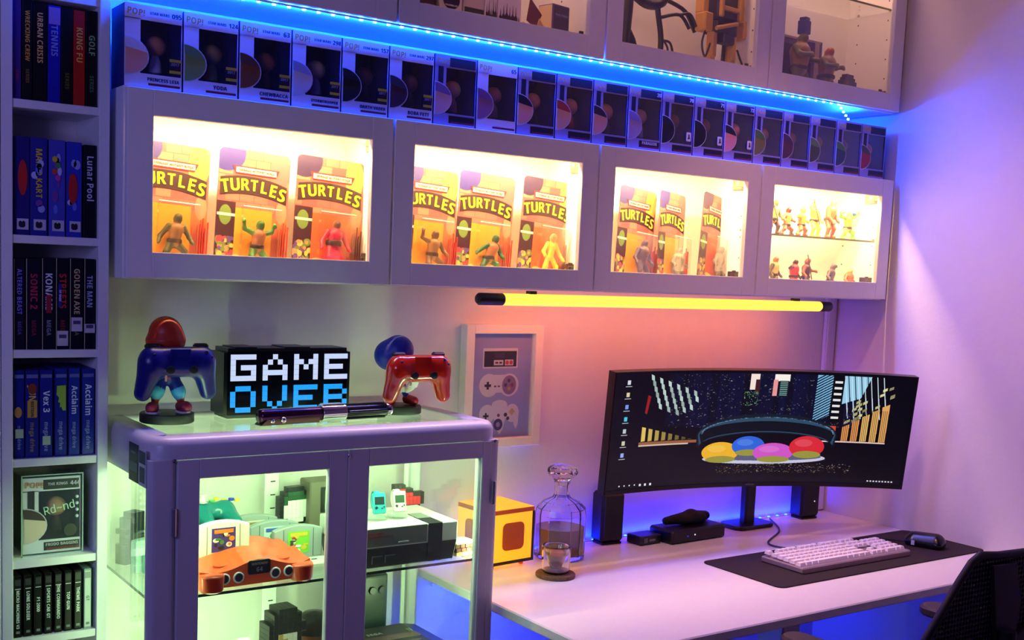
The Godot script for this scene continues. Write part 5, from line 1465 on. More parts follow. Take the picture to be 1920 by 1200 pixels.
# ---------------------------------------------------------------- chair
func chair() -> void:
	var t := thing("office_chair", "black office chair with perforated back in the lower right corner", "chair", Vector3(1.56, 0, 1.12))
	var bk := mat(C(11, 11, 14), 0.6)
	var o := poly([[1.255, -1.0], [1.262, -0.86], [1.278, -0.74], [1.303, -0.655], [1.342, -0.612], [1.405, -0.545], [1.44, -0.512], [1.472, -0.4985], [1.54, -0.506], [1.64, -0.51], [1.70, -0.53], [1.77, -0.6], [1.83, -0.7], [1.86, -0.86], [1.865, -1.0]])
	var rim := []
	for q in o:
		rim.append(Vector3(q.x - 1.56, q.y + YB, 0.08))
	rim.append(rim[0])
	part(t, "back_rim", tube(rim, 0.009, 8), bk)
	var net := []
	var holes := start()
	var shape := PackedVector2Array()
	for q in o:
		shape.append(Vector2(q.x - 1.56, q.y + YB))
	# lattice of strands inside the outline, real gaps between them
	var pitch := 0.0105
	for k in 62:
		var x := -0.31 + k * pitch
		var seg := Geometry2D.intersect_polyline_with_polygon(PackedVector2Array([Vector2(x, 0.3), Vector2(x, 1.2)]), shape)
		for s in seg:
			add_box(holes, Vector3(x, (s[0].y + s[1].y) / 2, 0.08), Vector3(0.0062, absf(s[1].y - s[0].y), 0.003))
	for k in 60:
		var y := 0.45 + k * pitch
		var seg := Geometry2D.intersect_polyline_with_polygon(PackedVector2Array([Vector2(-0.4, y), Vector2(0.4, y)]), shape)
		for s in seg:
			add_box(holes, Vector3((s[0].x + s[1].x) / 2, y, 0.08), Vector3(absf(s[1].x - s[0].x), 0.0062, 0.003))
	part(t, "back_mesh", holes.commit(), bk)
	part(t, "back_band", ext(poly([[-0.26, 0.74], [-0.2, 0.70], [0.2, 0.70], [0.28, 0.74], [0.28, 0.79], [0.12, 0.8], [-0.06, 0.755], [-0.24, 0.77]]), 0.012, 0.002), bk, Vector3(0, 0.0, 0.083))
	part(t, "back_band", ext(poly([[-0.12, 0.955], [-0.03, 0.95], [0.0, 0.86], [-0.02, 0.76], [-0.08, 0.76], [-0.1, 0.86]]), 0.01, 0.002), bk, Vector3(0.06, -0.01, 0.083))
	for s in [-1, 1]:
		part(t, "arm_rest", ext(rrect(0.075, 0.28, 0.035), 0.025, 0.006), mat(C(62, 44, 36), 0.55), Vector3(s * 0.255, YB - 0.765, -0.14), Vector3(-PI / 2, 0, 0))
		part(t, "arm_post", tube([Vector3(s * 0.255, 0.70, -0.05), Vector3(s * 0.265, 0.56, -0.03), Vector3(s * 0.2, 0.45, -0.05)], 0.016, 10), bk)
	part(t, "seat", skin([[Vector3(-0.17, 0.47, -0.12), 0.05, Vector3(0.17, 0.47, -0.12), 0.05, C(12, 12, 14)], [Vector3(-0.17, 0.47, 0.02), 0.05, Vector3(0.17, 0.47, 0.02), 0.05, C(12, 12, 14)], [Vector3(-0.1, 0.47, -0.05), 0.06, Vector3(0.1, 0.47, -0.05), 0.06, C(12, 12, 14)]], 0.016, 0.08), mat(C(14, 14, 17), 0.9))
	part(t, "back_post", tube([Vector3(0, 0.44, 0.0), Vector3(0, 0.5, 0.1), Vector3(0, 0.8, 0.1)], 0.02, 10), bk)
	part(t, "column", cyl(0.028, 0.36, 16), mat(C(30, 30, 34), 0.3, 0.6), Vector3(0, 0.08, -0.05))
	for k in 5:
		var d := Vector3(cos(TAU * k / 5 + 0.3), 0, sin(TAU * k / 5 + 0.3))
		var sp := part(t, "spoke", tube([Vector3(0, 0.1, -0.05), Vector3(0, 0.075, -0.05) + d * 0.27], 0.018, 8), bk)
		part(sp, "caster", cyl(0.027, 0.03, 14), bk, Vector3(0, 0.029, -0.05) + d * 0.27 + d.cross(Vector3.UP) * -0.015, Vector3(0, -atan2(d.z, d.x), 0) + Vector3(PI / 2, 0, 0))

# ---------------------------------------------------------------- metal and glass display cabinet
const CX0 := -0.006
const CX1 := 0.800
const CZ0 := 0.03
const CZ1 := 0.405
const CTOP := -0.2965

func display_cabinet() -> void:
	var w := CX1 - CX0
	var d := CZ1 - CZ0
	var t := thing("display_cabinet", "pale metal display cabinet with rounded corners and glass panes", "cabinet", Vector3((CX0 + CX1) / 2, 0, (CZ0 + CZ1) / 2))
	var steel := grain(C(206, 204, 212), 0.32, 4.0, 0.3, 0.008)
	var H := CTOP + YB
	# top: rounded rim round a glass plate
	var ro := 0.05
	var rim := start()
	var prof := [[0.0, -0.042], [0.0, -0.018], [-0.004, -0.008], [-0.010, -0.002], [-0.018, 0.0], [-0.052, 0.0], [-0.052, -0.008]]
	var out := rrect(w, d, ro, 6)
	for i in out.size():
		var j := (i + 1) % out.size()
		for k in prof.size() - 1:
			var q := []
			for e in [[i, k], [j, k], [j, k + 1], [i, k + 1]]:
				var pp: Vector2 = inset(out, -prof[e[1]][0])[e[0]]
				q.append(Vector3(pp.x, H + prof[e[1]][1], -pp.y))
			quad(rim, q[0], q[1], q[2], q[3])
	rim.index()
	rim.generate_normals()
	part(t, "top_rim", rim.commit(), steel)
	var clear := pane(C(205, 240, 220), 0.02)
	part(t, "top_glass", box(w - 0.1, 0.005, d - 0.1, 0.0), clear, Vector3(0, H - 0.0035, 0))
	# posts, rounded in front
	for sx in [-1, 1]:
		part(t, "post", ext(rrect(0.055, 0.03, 0.014, 4), H - 0.042 - 0.1, 0.0), steel, Vector3(sx * (w / 2 - 0.0275), 0.1, d / 2 - 0.015), Vector3(-PI / 2, 0, 0))
		part(t, "post", box(0.03, H - 0.142, 0.03, 0.004), steel, Vector3(sx * (w / 2 - 0.0155), 0.1 + (H - 0.142) / 2, -d / 2 + 0.0155))
		part(t, "side_glass", box(0.004, H - 0.2, d - 0.065, 0.0), clear, Vector3(sx * (w / 2 - 0.006), 0.14 + (H - 0.2) / 2, -0.002))
		part(t, "side_rail", box(0.02, 0.05, d - 0.06, 0.002), steel, Vector3(sx * (w / 2 - 0.0115), H - 0.063, 0))
	part(t, "back_panel", box(w - 0.062, H - 0.16, 0.004, 0.0), clear, Vector3(0, 0.1 + (H - 0.16) / 2, -d / 2 + 0.004))
	part(t, "plinth", boxes([[0, 0.09, 0, w - 0.02, 0.03, d - 0.02]], 0.003), steel)
	for sx in [-1, 1]:
		for sz in [-1, 1]:
			part(t, "foot", cyl(0.014, 0.075, 12), steel, Vector3(sx * (w / 2 - 0.05), 0.0, sz * (d / 2 - 0.05)))
	# doors
	var dw := 0.3615
	for k in 2:
		var dx := [0.0490, 0.4125][k] as float
		var cx := dx + dw / 2 - (CX0 + CX1) / 2
		var y1 := H - 0.0432
		var y0 := 0.115
		var L := 0.044 if k == 0 else 0.050
		var R := 0.042 if k == 0 else 0.024
		var T := 0.038
		var dr := part(t, "door", boxes([[-dw / 2 + L / 2, (y0 + y1) / 2, 0, L, y1 - y0, 0.016], [dw / 2 - R / 2, (y0 + y1) / 2, 0, R, y1 - y0, 0.016], [(L - R) / 2, y1 - T / 2, 0, dw - L - R, T, 0.016], [(L - R) / 2, y0 + 0.025, 0, dw - L - R, 0.05, 0.016]], 0.0015), steel, Vector3(cx, 0, d / 2 - 0.006))
		part(dr, "door_glass", box(dw - L - R + 0.01, y1 - y0 - T - 0.04, 0.003, 0.0), clear, Vector3((L - R) / 2, (y0 + y1) / 2, -0.002))
		for y in [H - 0.16, 0.4]:
			part(t, "hinge", cyl(0.0052, 0.055, 12, 0.001), mat(C(196, 194, 200), 0.25, 0.8), Vector3(-w / 2 + 0.047 if k == 0 else w / 2 - 0.019, y - 0.03, d / 2 + 0.006))
		part(t, "screw", ball(0.0042, 0.0042, 0.0025, 12), mat(C(120, 118, 124), 0.25, 0.9), Vector3([-w / 2 + 0.049, w / 2 - 0.016][k], H - 0.044, d / 2 + 0.001))
	part(t, "door_knob", ball(0.003, 0.006, 0.003, 12), mat(C(220, 218, 222), 0.2, 0.9), Vector3(0.411 - (CX0 + CX1) / 2, H - 0.055, d / 2 + 0.005))
	# perforated rails inside the back
	for x in [0.40, 0.776]:
		var ra := part(t, "slotted_rail", box(0.034, H - 0.2, 0.006, 0.001), mat(C(226, 232, 228), 0.5), Vector3(x - (CX0 + CX1) / 2, 0.11 + (H - 0.2) / 2, -d / 2 + 0.011))
		for i in 14:
			part(ra, "slot", box(0.012, 0.0028, 0.002, 0.0), mat(C(20, 24, 22), 0.8), Vector3(0.002, (H - 0.2) / 2 - 0.02 - 0.032 * i, 0.0026))
	# shelves
	for k in 2:
		var y := [-0.617, -0.925][k] as float
		var s := solo("glass_shelf", ["greenish glass shelf carrying the orange console", "lower glass shelf carrying the black console"][k], "shelf", box(w - 0.026, 0.006, d - 0.032, 0.0), pane(C(185, 230, 205), 0.05), W((CX0 + CX1) / 2, y, (CZ0 + CZ1) / 2 - 0.002))
		part(s, "front_edge", box(w - 0.026, 0.0056, 0.0014, 0.0), mat(C(14, 40, 30), 0.2), Vector3(0, 0, (d - 0.032) / 2 + 0.0002))
		part(s, "side_edge", box(0.0014, 0.0056, d - 0.034, 0.0), mat(C(14, 40, 30), 0.2), Vector3(-(w - 0.026) / 2 - 0.0002, 0, 0))
	# light: strips behind the front rails
	for q in [[-1, -0.04], [1, 0.04]]:
		part(t, "led_strip", box(0.004, 0.8, 0.006, 0.0), glow(GREENW, 1.6), Vector3(q[0] * (w / 2 - 0.034), H - 0.47, d / 2 - 0.034))
		area("display_light", GREEN_L, DISP_E, Vector2(0.01, 0.8), Vector3((CX0 + CX1) / 2 + q[0] * (w / 2 - 0.038), H - 0.47, CZ1 - 0.038), Vector3(-q[0] * 0.55, 0, -0.8))
	part(t, "led_strip", box(w - 0.14, 0.005, 0.008, 0.0), glow(GREENW, 1.4), Vector3(0, H - 0.048, d / 2 - 0.03))
	area("display_light", GREEN_L, DISP_E * 1.2, Vector2(w - 0.14, 0.012), Vector3((CX0 + CX1) / 2, H - 0.055, CZ1 - 0.034), Vector3(0, -0.8, -0.7))
	area("display_light", GREEN_L, DISP_E * 0.9, Vector2(w - 0.2, 0.05), Vector3((CX0 + CX1) / 2, 0.55, 0.2), Vector3(0, 1, -0.15))
	part(t, "led_strip", box(w - 0.2, 0.008, 0.05, 0.0), glow(GREENW, 1.4), Vector3(0, 0.54, 0.2 - (CZ0 + CZ1) / 2))
	# two small cards stuck on the side glass
	var k1 := solo("mini_poster", "dark miniature poster on the side of the display cabinet", "card", boxes([[0, 0, 0, 0.0012, 0.075, 0.058]], 0.0), mat(C(20, 28, 40), 0.4), W(CX0 - 0.0012, -0.354, 0.315))
	part(k1, "print", boxes([[-0.0008, -0.008, 0, 0.0006, 0.018, 0.05], [-0.0008, 0.02, 0, 0.0006, 0.004, 0.03]], 0.0), mat(C(90, 130, 110), 0.5))
	var k2 := solo("mini_poster", "pale-framed miniature poster nearer the front post of the display cabinet", "card", boxes([[0, 0, 0, 0.0012, 0.072, 0.045]], 0.0), mat(C(190, 196, 205), 0.4), W(CX0 - 0.0012, -0.356, 0.370))
	part(k2, "print", boxes([[-0.0008, 0.02, 0, 0.0006, 0.024, 0.038], [-0.0008, -0.014, 0, 0.0006, 0.03, 0.03]], 0.0), mat(C(44, 62, 84), 0.5))

const GREENW := Color(0.86, 1.0, 0.80)
const DISP_E := 0.2799

func gamepad(c: Color, m: Material) -> Node3D:      # a two-grip pad about 16 cm wide, facing +z, hanging from its middle
	var t := Node3D.new()
	var b := [[Vector3(-0.052, 0.012, 0), 0.021, Vector3(0.052, 0.012, 0), 0.021, c], [Vector3(-0.052, -0.008, 0), 0.022, Vector3(0.052, -0.008, 0), 0.022, c]]
	for s in [-1, 1]:
		b.append([Vector3(s * 0.052, 0.0, 0), 0.026, Vector3(s * 0.068, -0.062, -0.008), 0.017, c])
	part(t, "shell", skin(b, 0.0035, 0.014), m)
	for s in [-1, 1]:
		part(t, "thumb_stick", lathe([[0.0, 0.0], [0.007, 0.0], [0.005, 0.006], [0.0085, 0.01], [0.0085, 0.013], [0.0, 0.013]], 16), mat(C(16, 14, 18), 0.6), Vector3(s * 0.024, -0.012, 0.02), Vector3(PI / 2, 0, 0))
		part(t, "shoulder_button", box(0.03, 0.012, 0.018, 0.004), mat(C(20, 16, 24), 0.5), Vector3(s * 0.05, 0.033, -0.004))
	part(t, "direction_pad", boxes([[-0.054, 0.012, 0.022, 0.018, 0.006, 0.004], [-0.054, 0.012, 0.022, 0.006, 0.018, 0.004]], 0.001), mat(C(26, 20, 30), 0.4))
	for k in 4:
		part(t, "button", cyl(0.0036, 0.004, 12), mat(C(40, 32, 44), 0.3), Vector3(0.054 + 0.0105 * [1, 0, -1, 0][k], 0.012 + 0.0105 * [0, 1, 0, -1][k], 0.0195), Vector3(PI / 2, 0, 0))
	part(t, "touch_plate", box(0.042, 0.02, 0.003, 0.001), m, Vector3(0, 0.02, 0.0205))
	part(t, "grip_light", box(0.004, 0.012, 0.002, 0.0), mat(C(220, 170, 150), 0.3), Vector3(-0.03, -0.03, 0.0215))
	return t

func adopt(o: Node3D, called: String, label: String, category: String, at: Vector3, turn := 0.0, group := "") -> Node3D:
	o.name = numbered(called)
	add_child(o)
	o.position = at
	o.rotation.y = turn
	o.set_meta("label", label)
	o.set_meta("category", category)
	if group != "":
		o.set_meta("group", group)
	return o

func cabinet_top_things() -> void:
	var y := CTOP + 0.0008
	# left stand: plain round-headed doll on a black foot
	var t := thing("controller_stand", "plain red doll stand with blue shorts on a round black base", "stand", W(0.099, y, 0.19), -0.1)
	part(t, "base", lathe([[0.0, 0.0], [0.053, 0.0], [0.055, 0.002], [0.055, 0.018], [0.053, 0.02], [0.0, 0.02]], 36), mat(C(14, 18, 16), 0.5))
	var red := C(196, 52, 26)
	part(t, "figure", skin([[Vector3(0, 0.1, -0.012), 0.02, Vector3(0, 0.135, -0.012), 0.03, red], [Vector3(0, 0.135, -0.012), 0.02, Vector3(0, 0.172, -0.004), 0.034, red], [Vector3(-0.004, 0.172, -0.004), 0.04, Vector3(-0.004, 0.186, -0.004), 0.034, red],
		[Vector3(-0.01, 0.094, -0.008), 0.015, Vector3(-0.02, 0.066, 0), 0.013, C(28, 40, 150)], [Vector3(0.01, 0.094, -0.008), 0.015, Vector3(0.022, 0.066, 0), 0.013, C(28, 40, 150)],
		[Vector3(-0.02, 0.066, 0), 0.0135, Vector3(-0.022, 0.06, 0), 0.0135, C(70, 170, 220)], [Vector3(0.022, 0.066, 0), 0.0135, Vector3(0.024, 0.06, 0), 0.0135, C(70, 170, 220)],
		[Vector3(-0.023, 0.054, 0), 0.006, Vector3(-0.026, 0.036, 0.0), 0.008, C(200, 60, 34)], [Vector3(0.025, 0.054, 0), 0.006, Vector3(0.03, 0.036, 0.0), 0.008, C(200, 60, 34)]], 0.003, 0.008), painted())
	for s in [-1, 1]:
		part(t, "shoe", skin([[Vector3(s * 0.028, 0.032, 0.0), 0.0115, Vector3(s * 0.034, 0.0315, 0.016), 0.0135, C(140, 22, 60)]], 0.0025, 0.005), painted())
		part(t, "sole", ext(oval(0.015, 0.023, 18), 0.004, 0.0008), mat(C(225, 220, 225), 0.5), Vector3(s * 0.031, 0.0198, 0.009), Vector3(-PI / 2, 0, 0))
	part(t, "cradle", boxes([[0, 0.108, 0.016, 0.06, 0.012, 0.03]], 0.004), mat(C(160, 60, 30), 0.5))
	adopt(gamepad(C(16, 22, 120), mat(C(14, 20, 116), 0.3)), "gamepad", "navy blue gamepad resting on the red doll stand", "gamepad", W(0.104, y + 0.128, 0.235), 0.0)
	# right stand: plain blue-headed doll
	var u := thing("controller_stand", "plain blue doll stand with white mitts on a round black base", "stand", W(0.645, y, 0.205), -0.15)
	part(u, "base", lathe([[0.0, 0.0], [0.049, 0.0], [0.051, 0.002], [0.051, 0.017], [0.049, 0.019], [0.0, 0.019]], 36), mat(C(14, 18, 16), 0.5))
	var bl := C(26, 48, 176)
	part(u, "figure", skin([[Vector3(0, 0.07, -0.012), 0.016, Vector3(0, 0.1, -0.014), 0.02, bl], [Vector3(-0.004, 0.146, -0.008), 0.036, Vector3(-0.022, 0.134, -0.018), 0.036, bl], [Vector3(0, 0.1, -0.014), 0.016, Vector3(0, 0.13, -0.01), 0.018, bl],
		[Vector3(-0.008, 0.066, -0.01), 0.008, Vector3(-0.018, 0.034, 0.0), 0.007, bl], [Vector3(0.008, 0.066, -0.01), 0.008, Vector3(0.018, 0.034, 0.0), 0.007, bl]], 0.003, 0.008), painted())
	for s in [-1, 1]:
		part(u, "shoe", skin([[Vector3(s * 0.02, 0.032, -0.004), 0.0115, Vector3(s * 0.029, 0.0295, 0.018), 0.0105, C(150, 20, 26)]], 0.0025, 0.005), painted())
		var hand := [[Vector3(s * 0.02, 0.063, 0.022), 0.008, Vector3(s * 0.012, 0.056, 0.016), 0.008, C(232, 232, 232)]]
		for k in 4:
			hand.append([Vector3(s * (0.011 + 0.006 * k), 0.066, 0.026), 0.0042, Vector3(s * (0.012 + 0.006 * k), 0.078, 0.035), 0.0036, C(232, 232, 232)])
		part(u, "mitt", skin(hand, 0.002, 0.003), painted())
	part(u, "cradle", boxes([[0, 0.058, 0.006, 0.016, 0.016, 0.026]], 0.003), mat(C(225, 225, 225), 0.5))
	adopt(gamepad(C(170, 26, 12), trans_red()), "gamepad", "translucent red gamepad resting on the blue doll stand", "gamepad", W(0.661, y + 0.108, 0.262), -0.08)
	# GAME OVER lamp
	var g := thing("sign_lamp", "black box lamp with lit pixel words GAME OVER", "lamp", W(0.3725, CTOP + 0.0008, 0.147), 0.0)
	var s2 := 0.009
	part(g, "case", ext(poly([[-0.15 + s2, 0], [0.15 - s2, 0], [0.15 - s2, s2], [0.15, s2], [0.15, 0.152 - s2], [0.15 - s2, 0.152 - s2], [0.15 - s2, 0.152], [-0.15 + s2, 0.152], [-0.15 + s2, 0.152 - s2], [-0.15, 0.152 - s2], [-0.15, s2], [-0.15 + s2, s2]]), 0.076, 0.0), mat(C(16, 18, 20), 0.3), Vector3(0, 0, -0.038))
	part(g, "face", box(0.284, 0.138, 0.001, 0.0), mat(C(8, 10, 11), 0.12), Vector3(0, 0.076, 0.0384))
	part(g, "top_step", boxes([[-0.1, 0.153, 0, 0.05, 0.003, 0.074], [0.02, 0.153, 0, 0.06, 0.003, 0.074]], 0.0), mat(C(16, 18, 20), 0.3))
	var font := {"G": ["11111", "1....", "1.111", "1...1", "11111"], "A": ["..1..", ".1.1.", "1...1", "11111", "1...1"], "M": ["1...1", "11.11", "1.1.1", "1...1", "1...1"], "E": ["11111", "1....", "1111.", "1....", "11111"], "O": [".111.", "1...1", "1...1", "1...1", ".111."], "V": ["1...1", "1...1", "1...1", ".1.1.", "..1.."], "R": ["1111.", "1...1", "1111.", "1...1", "1...1"]}
	var cell := 0.0116
	for line in 2:
		for k in 4:
			var ch: String = ["GAME", "OVER"][line][k]
			var list := []
			for yy in 5:
				for xx in 5:
					if font[ch][yy][xx] == "1":
						list.append([(xx - 2) * cell, (2 - yy) * cell, 0, cell * 0.96, cell * 0.96, 0.002])
			part(g, "lit_letter", boxes(list, 0.0), glow(Color(0.80, 0.86, 1.0), 0.95) if line == 0 else glow(Color(0.06, 0.62, 1.0), 1.05), Vector3(-0.1065 + 0.0735 * k, 0.1100 - 0.0690 * line, 0.0395))
	area("sign_light", Color(0.6, 0.85, 1.0), 0.008, Vector2(0.26, 0.12), W(0.3725, CTOP + 0.076, 0.19), Vector3(0, -0.1, 1))
	# prop hilt
	var h := thing("prop_hilt", "black and chrome cylindrical prop handle lying in front of the sign lamp", "prop", W(0.42, CTOP + 0.0205, 0.291), 0.085)
	var turn := Vector3(0, 0, -PI / 2)
	var chrome := mat(C(214, 208, 206), 0.12, 1.0)
	var dark := mat(C(20, 18, 22), 0.25, 0.2)
	part(h, "emitter", lathe([[0.0, -0.168], [0.013, -0.168], [0.0155, -0.16], [0.0155, -0.02], [0.0, -0.02]], 24), mat(C(70, 40, 66), 0.18, 0.9), Vector3.ZERO, turn)
	part(h, "shroud", ext(poly([[-0.17, -0.017], [-0.03, -0.017], [-0.03, -0.004], [-0.155, -0.004]]), 0.03, 0.001), mat(C(120, 106, 70), 0.2, 1.0), Vector3(0, -0.001, -0.015))
	part(h, "clamp", lathe([[0.0, -0.022], [0.018, -0.022], [0.0192, -0.02], [0.0192, 0.036], [0.018, 0.038], [0.0, 0.038]], 28), chrome, Vector3.ZERO, turn)
	part(h, "clamp_card", boxes([[0.008, 0.0185, 0, 0.05, 0.003, 0.02]], 0.0005), mat(C(150, 140, 130), 0.3, 0.8))
	part(h, "knob", ball(0.0072, 0.0072, 0.0072, 16), chrome, Vector3(-0.118, -0.008, 0.015))
	part(h, "knob", ball(0.0055, 0.0055, 0.0055, 16), chrome, Vector3(-0.142, -0.0095, 0.0135))
	part(h, "grip", lathe([[0.0, 0.036], [0.0155, 0.036], [0.0165, 0.04], [0.0165, 0.142], [0.0155, 0.146], [0.0, 0.146]], 28), dark, Vector3.ZERO, turn)
	for k in 6:
		var a := TAU * k / 6 + 0.4
		part(h, "grip_rib", box(0.098, 0.005, 0.005, 0.001), dark, Vector3(0.091, cos(a) * 0.017, sin(a) * 0.017), Vector3(a, 0, 0))
	part(h, "pommel", lathe([[0.0, 0.145], [0.0145, 0.145], [0.0145, 0.158], [0.012, 0.16], [0.0, 0.16]], 24), chrome, Vector3.ZERO, turn)

func trans_red() -> StandardMaterial3D:
	var m := StandardMaterial3D.new()
	m.albedo_color = C(196, 34, 14)
	m.roughness = 0.16
	m.clearcoat_enabled = true
	m.clearcoat = 0.6
	m.clearcoat_roughness = 0.1
	m.backlight_enabled = true
	m.backlight = Color(0.5, 0.1, 0.04)
	return m

func console_shell() -> Mesh:
	var st := start()
	var nx := 36
	var nz := 12
	var P := func(i: int, k: int) -> Vector3:
		var x := lerpf(-0.121, 0.121, float(i) / nx)
		var v := float(k) / nz                       # 0 at the front, 1 at the back
		var hump := exp(-pow(x / 0.052, 2.0))
		var front := 0.036 + 0.021 * hump + 0.005 * exp(-pow((absf(x) - 0.125) / 0.02, 2.0))
		var back := 0.062 + 0.006 * hump
		var h := lerpf(front, back, smoothstep(0.0, 1.0, v))
		if v > 0.55:
			h -= 0.012 * exp(-pow((absf(x) - 0.115) / 0.03, 2.0))
		return Vector3(x, h, 0.07 - 0.165 * v - 0.012 * pow(absf(x) / 0.121, 4.0) * (1.0 - v))
	for i in nx:
		for k in nz:
			quad(st, P.call(i, k), P.call(i + 1, k), P.call(i + 1, k + 1), P.call(i, k + 1))
		for k in [0, nz]:
			var a: Vector3 = P.call(i, k)
			var b: Vector3 = P.call(i + 1, k)
			if k == 0:
				quad(st, Vector3(a.x, 0.006, a.z), Vector3(b.x, 0.006, b.z), b, a)
			else:
				quad(st, Vector3(b.x, 0.006, b.z), Vector3(a.x, 0.006, a.z), a, b)
	for k in nz:
		var a: Vector3 = P.call(0, k)
		var b: Vector3 = P.call(0, k + 1)
		quad(st, Vector3(b.x, 0.006, b.z), Vector3(a.x, 0.006, a.z), a, b)
		a = P.call(nx, k)
		b = P.call(nx, k + 1)
		quad(st, Vector3(a.x, 0.006, a.z), Vector3(b.x, 0.006, b.z), b, a)
	quad(st, Vector3(-0.121, 0.006, -0.095), Vector3(0.121, 0.006, -0.095), Vector3(0.121, 0.006, 0.058), Vector3(-0.121, 0.006, 0.058))
	return st.commit()

func cart(label: String, at: Vector3, turn: float, shade: Color, art: Array) -> Node3D:
	var t := thing("game_cartridge", label, "cartridge", at, turn, "grey game cartridges in the display cabinet")
	var o := PackedVector2Array()
	o.append(Vector2(0.058, 0.0))
	for i in 11:
		var x := 0.058 - 0.0116 * i
		o.append(Vector2(x, 0.064 + 0.011 * (1.0 - pow(x / 0.058, 2.0))))
	o.append(Vector2(-0.058, 0.0))
	part(t, "shell", ext(o, 0.018, 0.002), mat(shade, 0.5), Vector3(0, 0, -0.009))
	part(t, "groove", boxes([[-0.036, 0.034, 0.0092, 0.0012, 0.064, 0.001], [0.036, 0.034, 0.0092, 0.0012, 0.064, 0.001]], 0.0), mat(shade.darkened(0.45), 0.6))
	var l := part(t, "sticker", box(0.052, 0.05, 0.0008, 0.0), mat(art[0], 0.35), Vector3(0, 0.036, 0.0093))
	for k in 12:
		var r := RandomNumberGenerator.new()
		r.seed = k + int(at.x * 1000)
		part(l, "sticker_print", ext(oval(r.randf_range(0.003, 0.008), r.randf_range(0.002, 0.007), 10), 0.0005), mat(art[1 + k % (art.size() - 1)], 0.4), Vector3(r.randf_range(-0.018, 0.018), r.randf_range(-0.018, 0.014), 0.0004 + 0.00005 * k))
	part(l, "sticker_band", box(0.042, 0.008, 0.0005, 0.0), mat(art[1], 0.4), Vector3(0, 0.018, 0.0012))
	return t

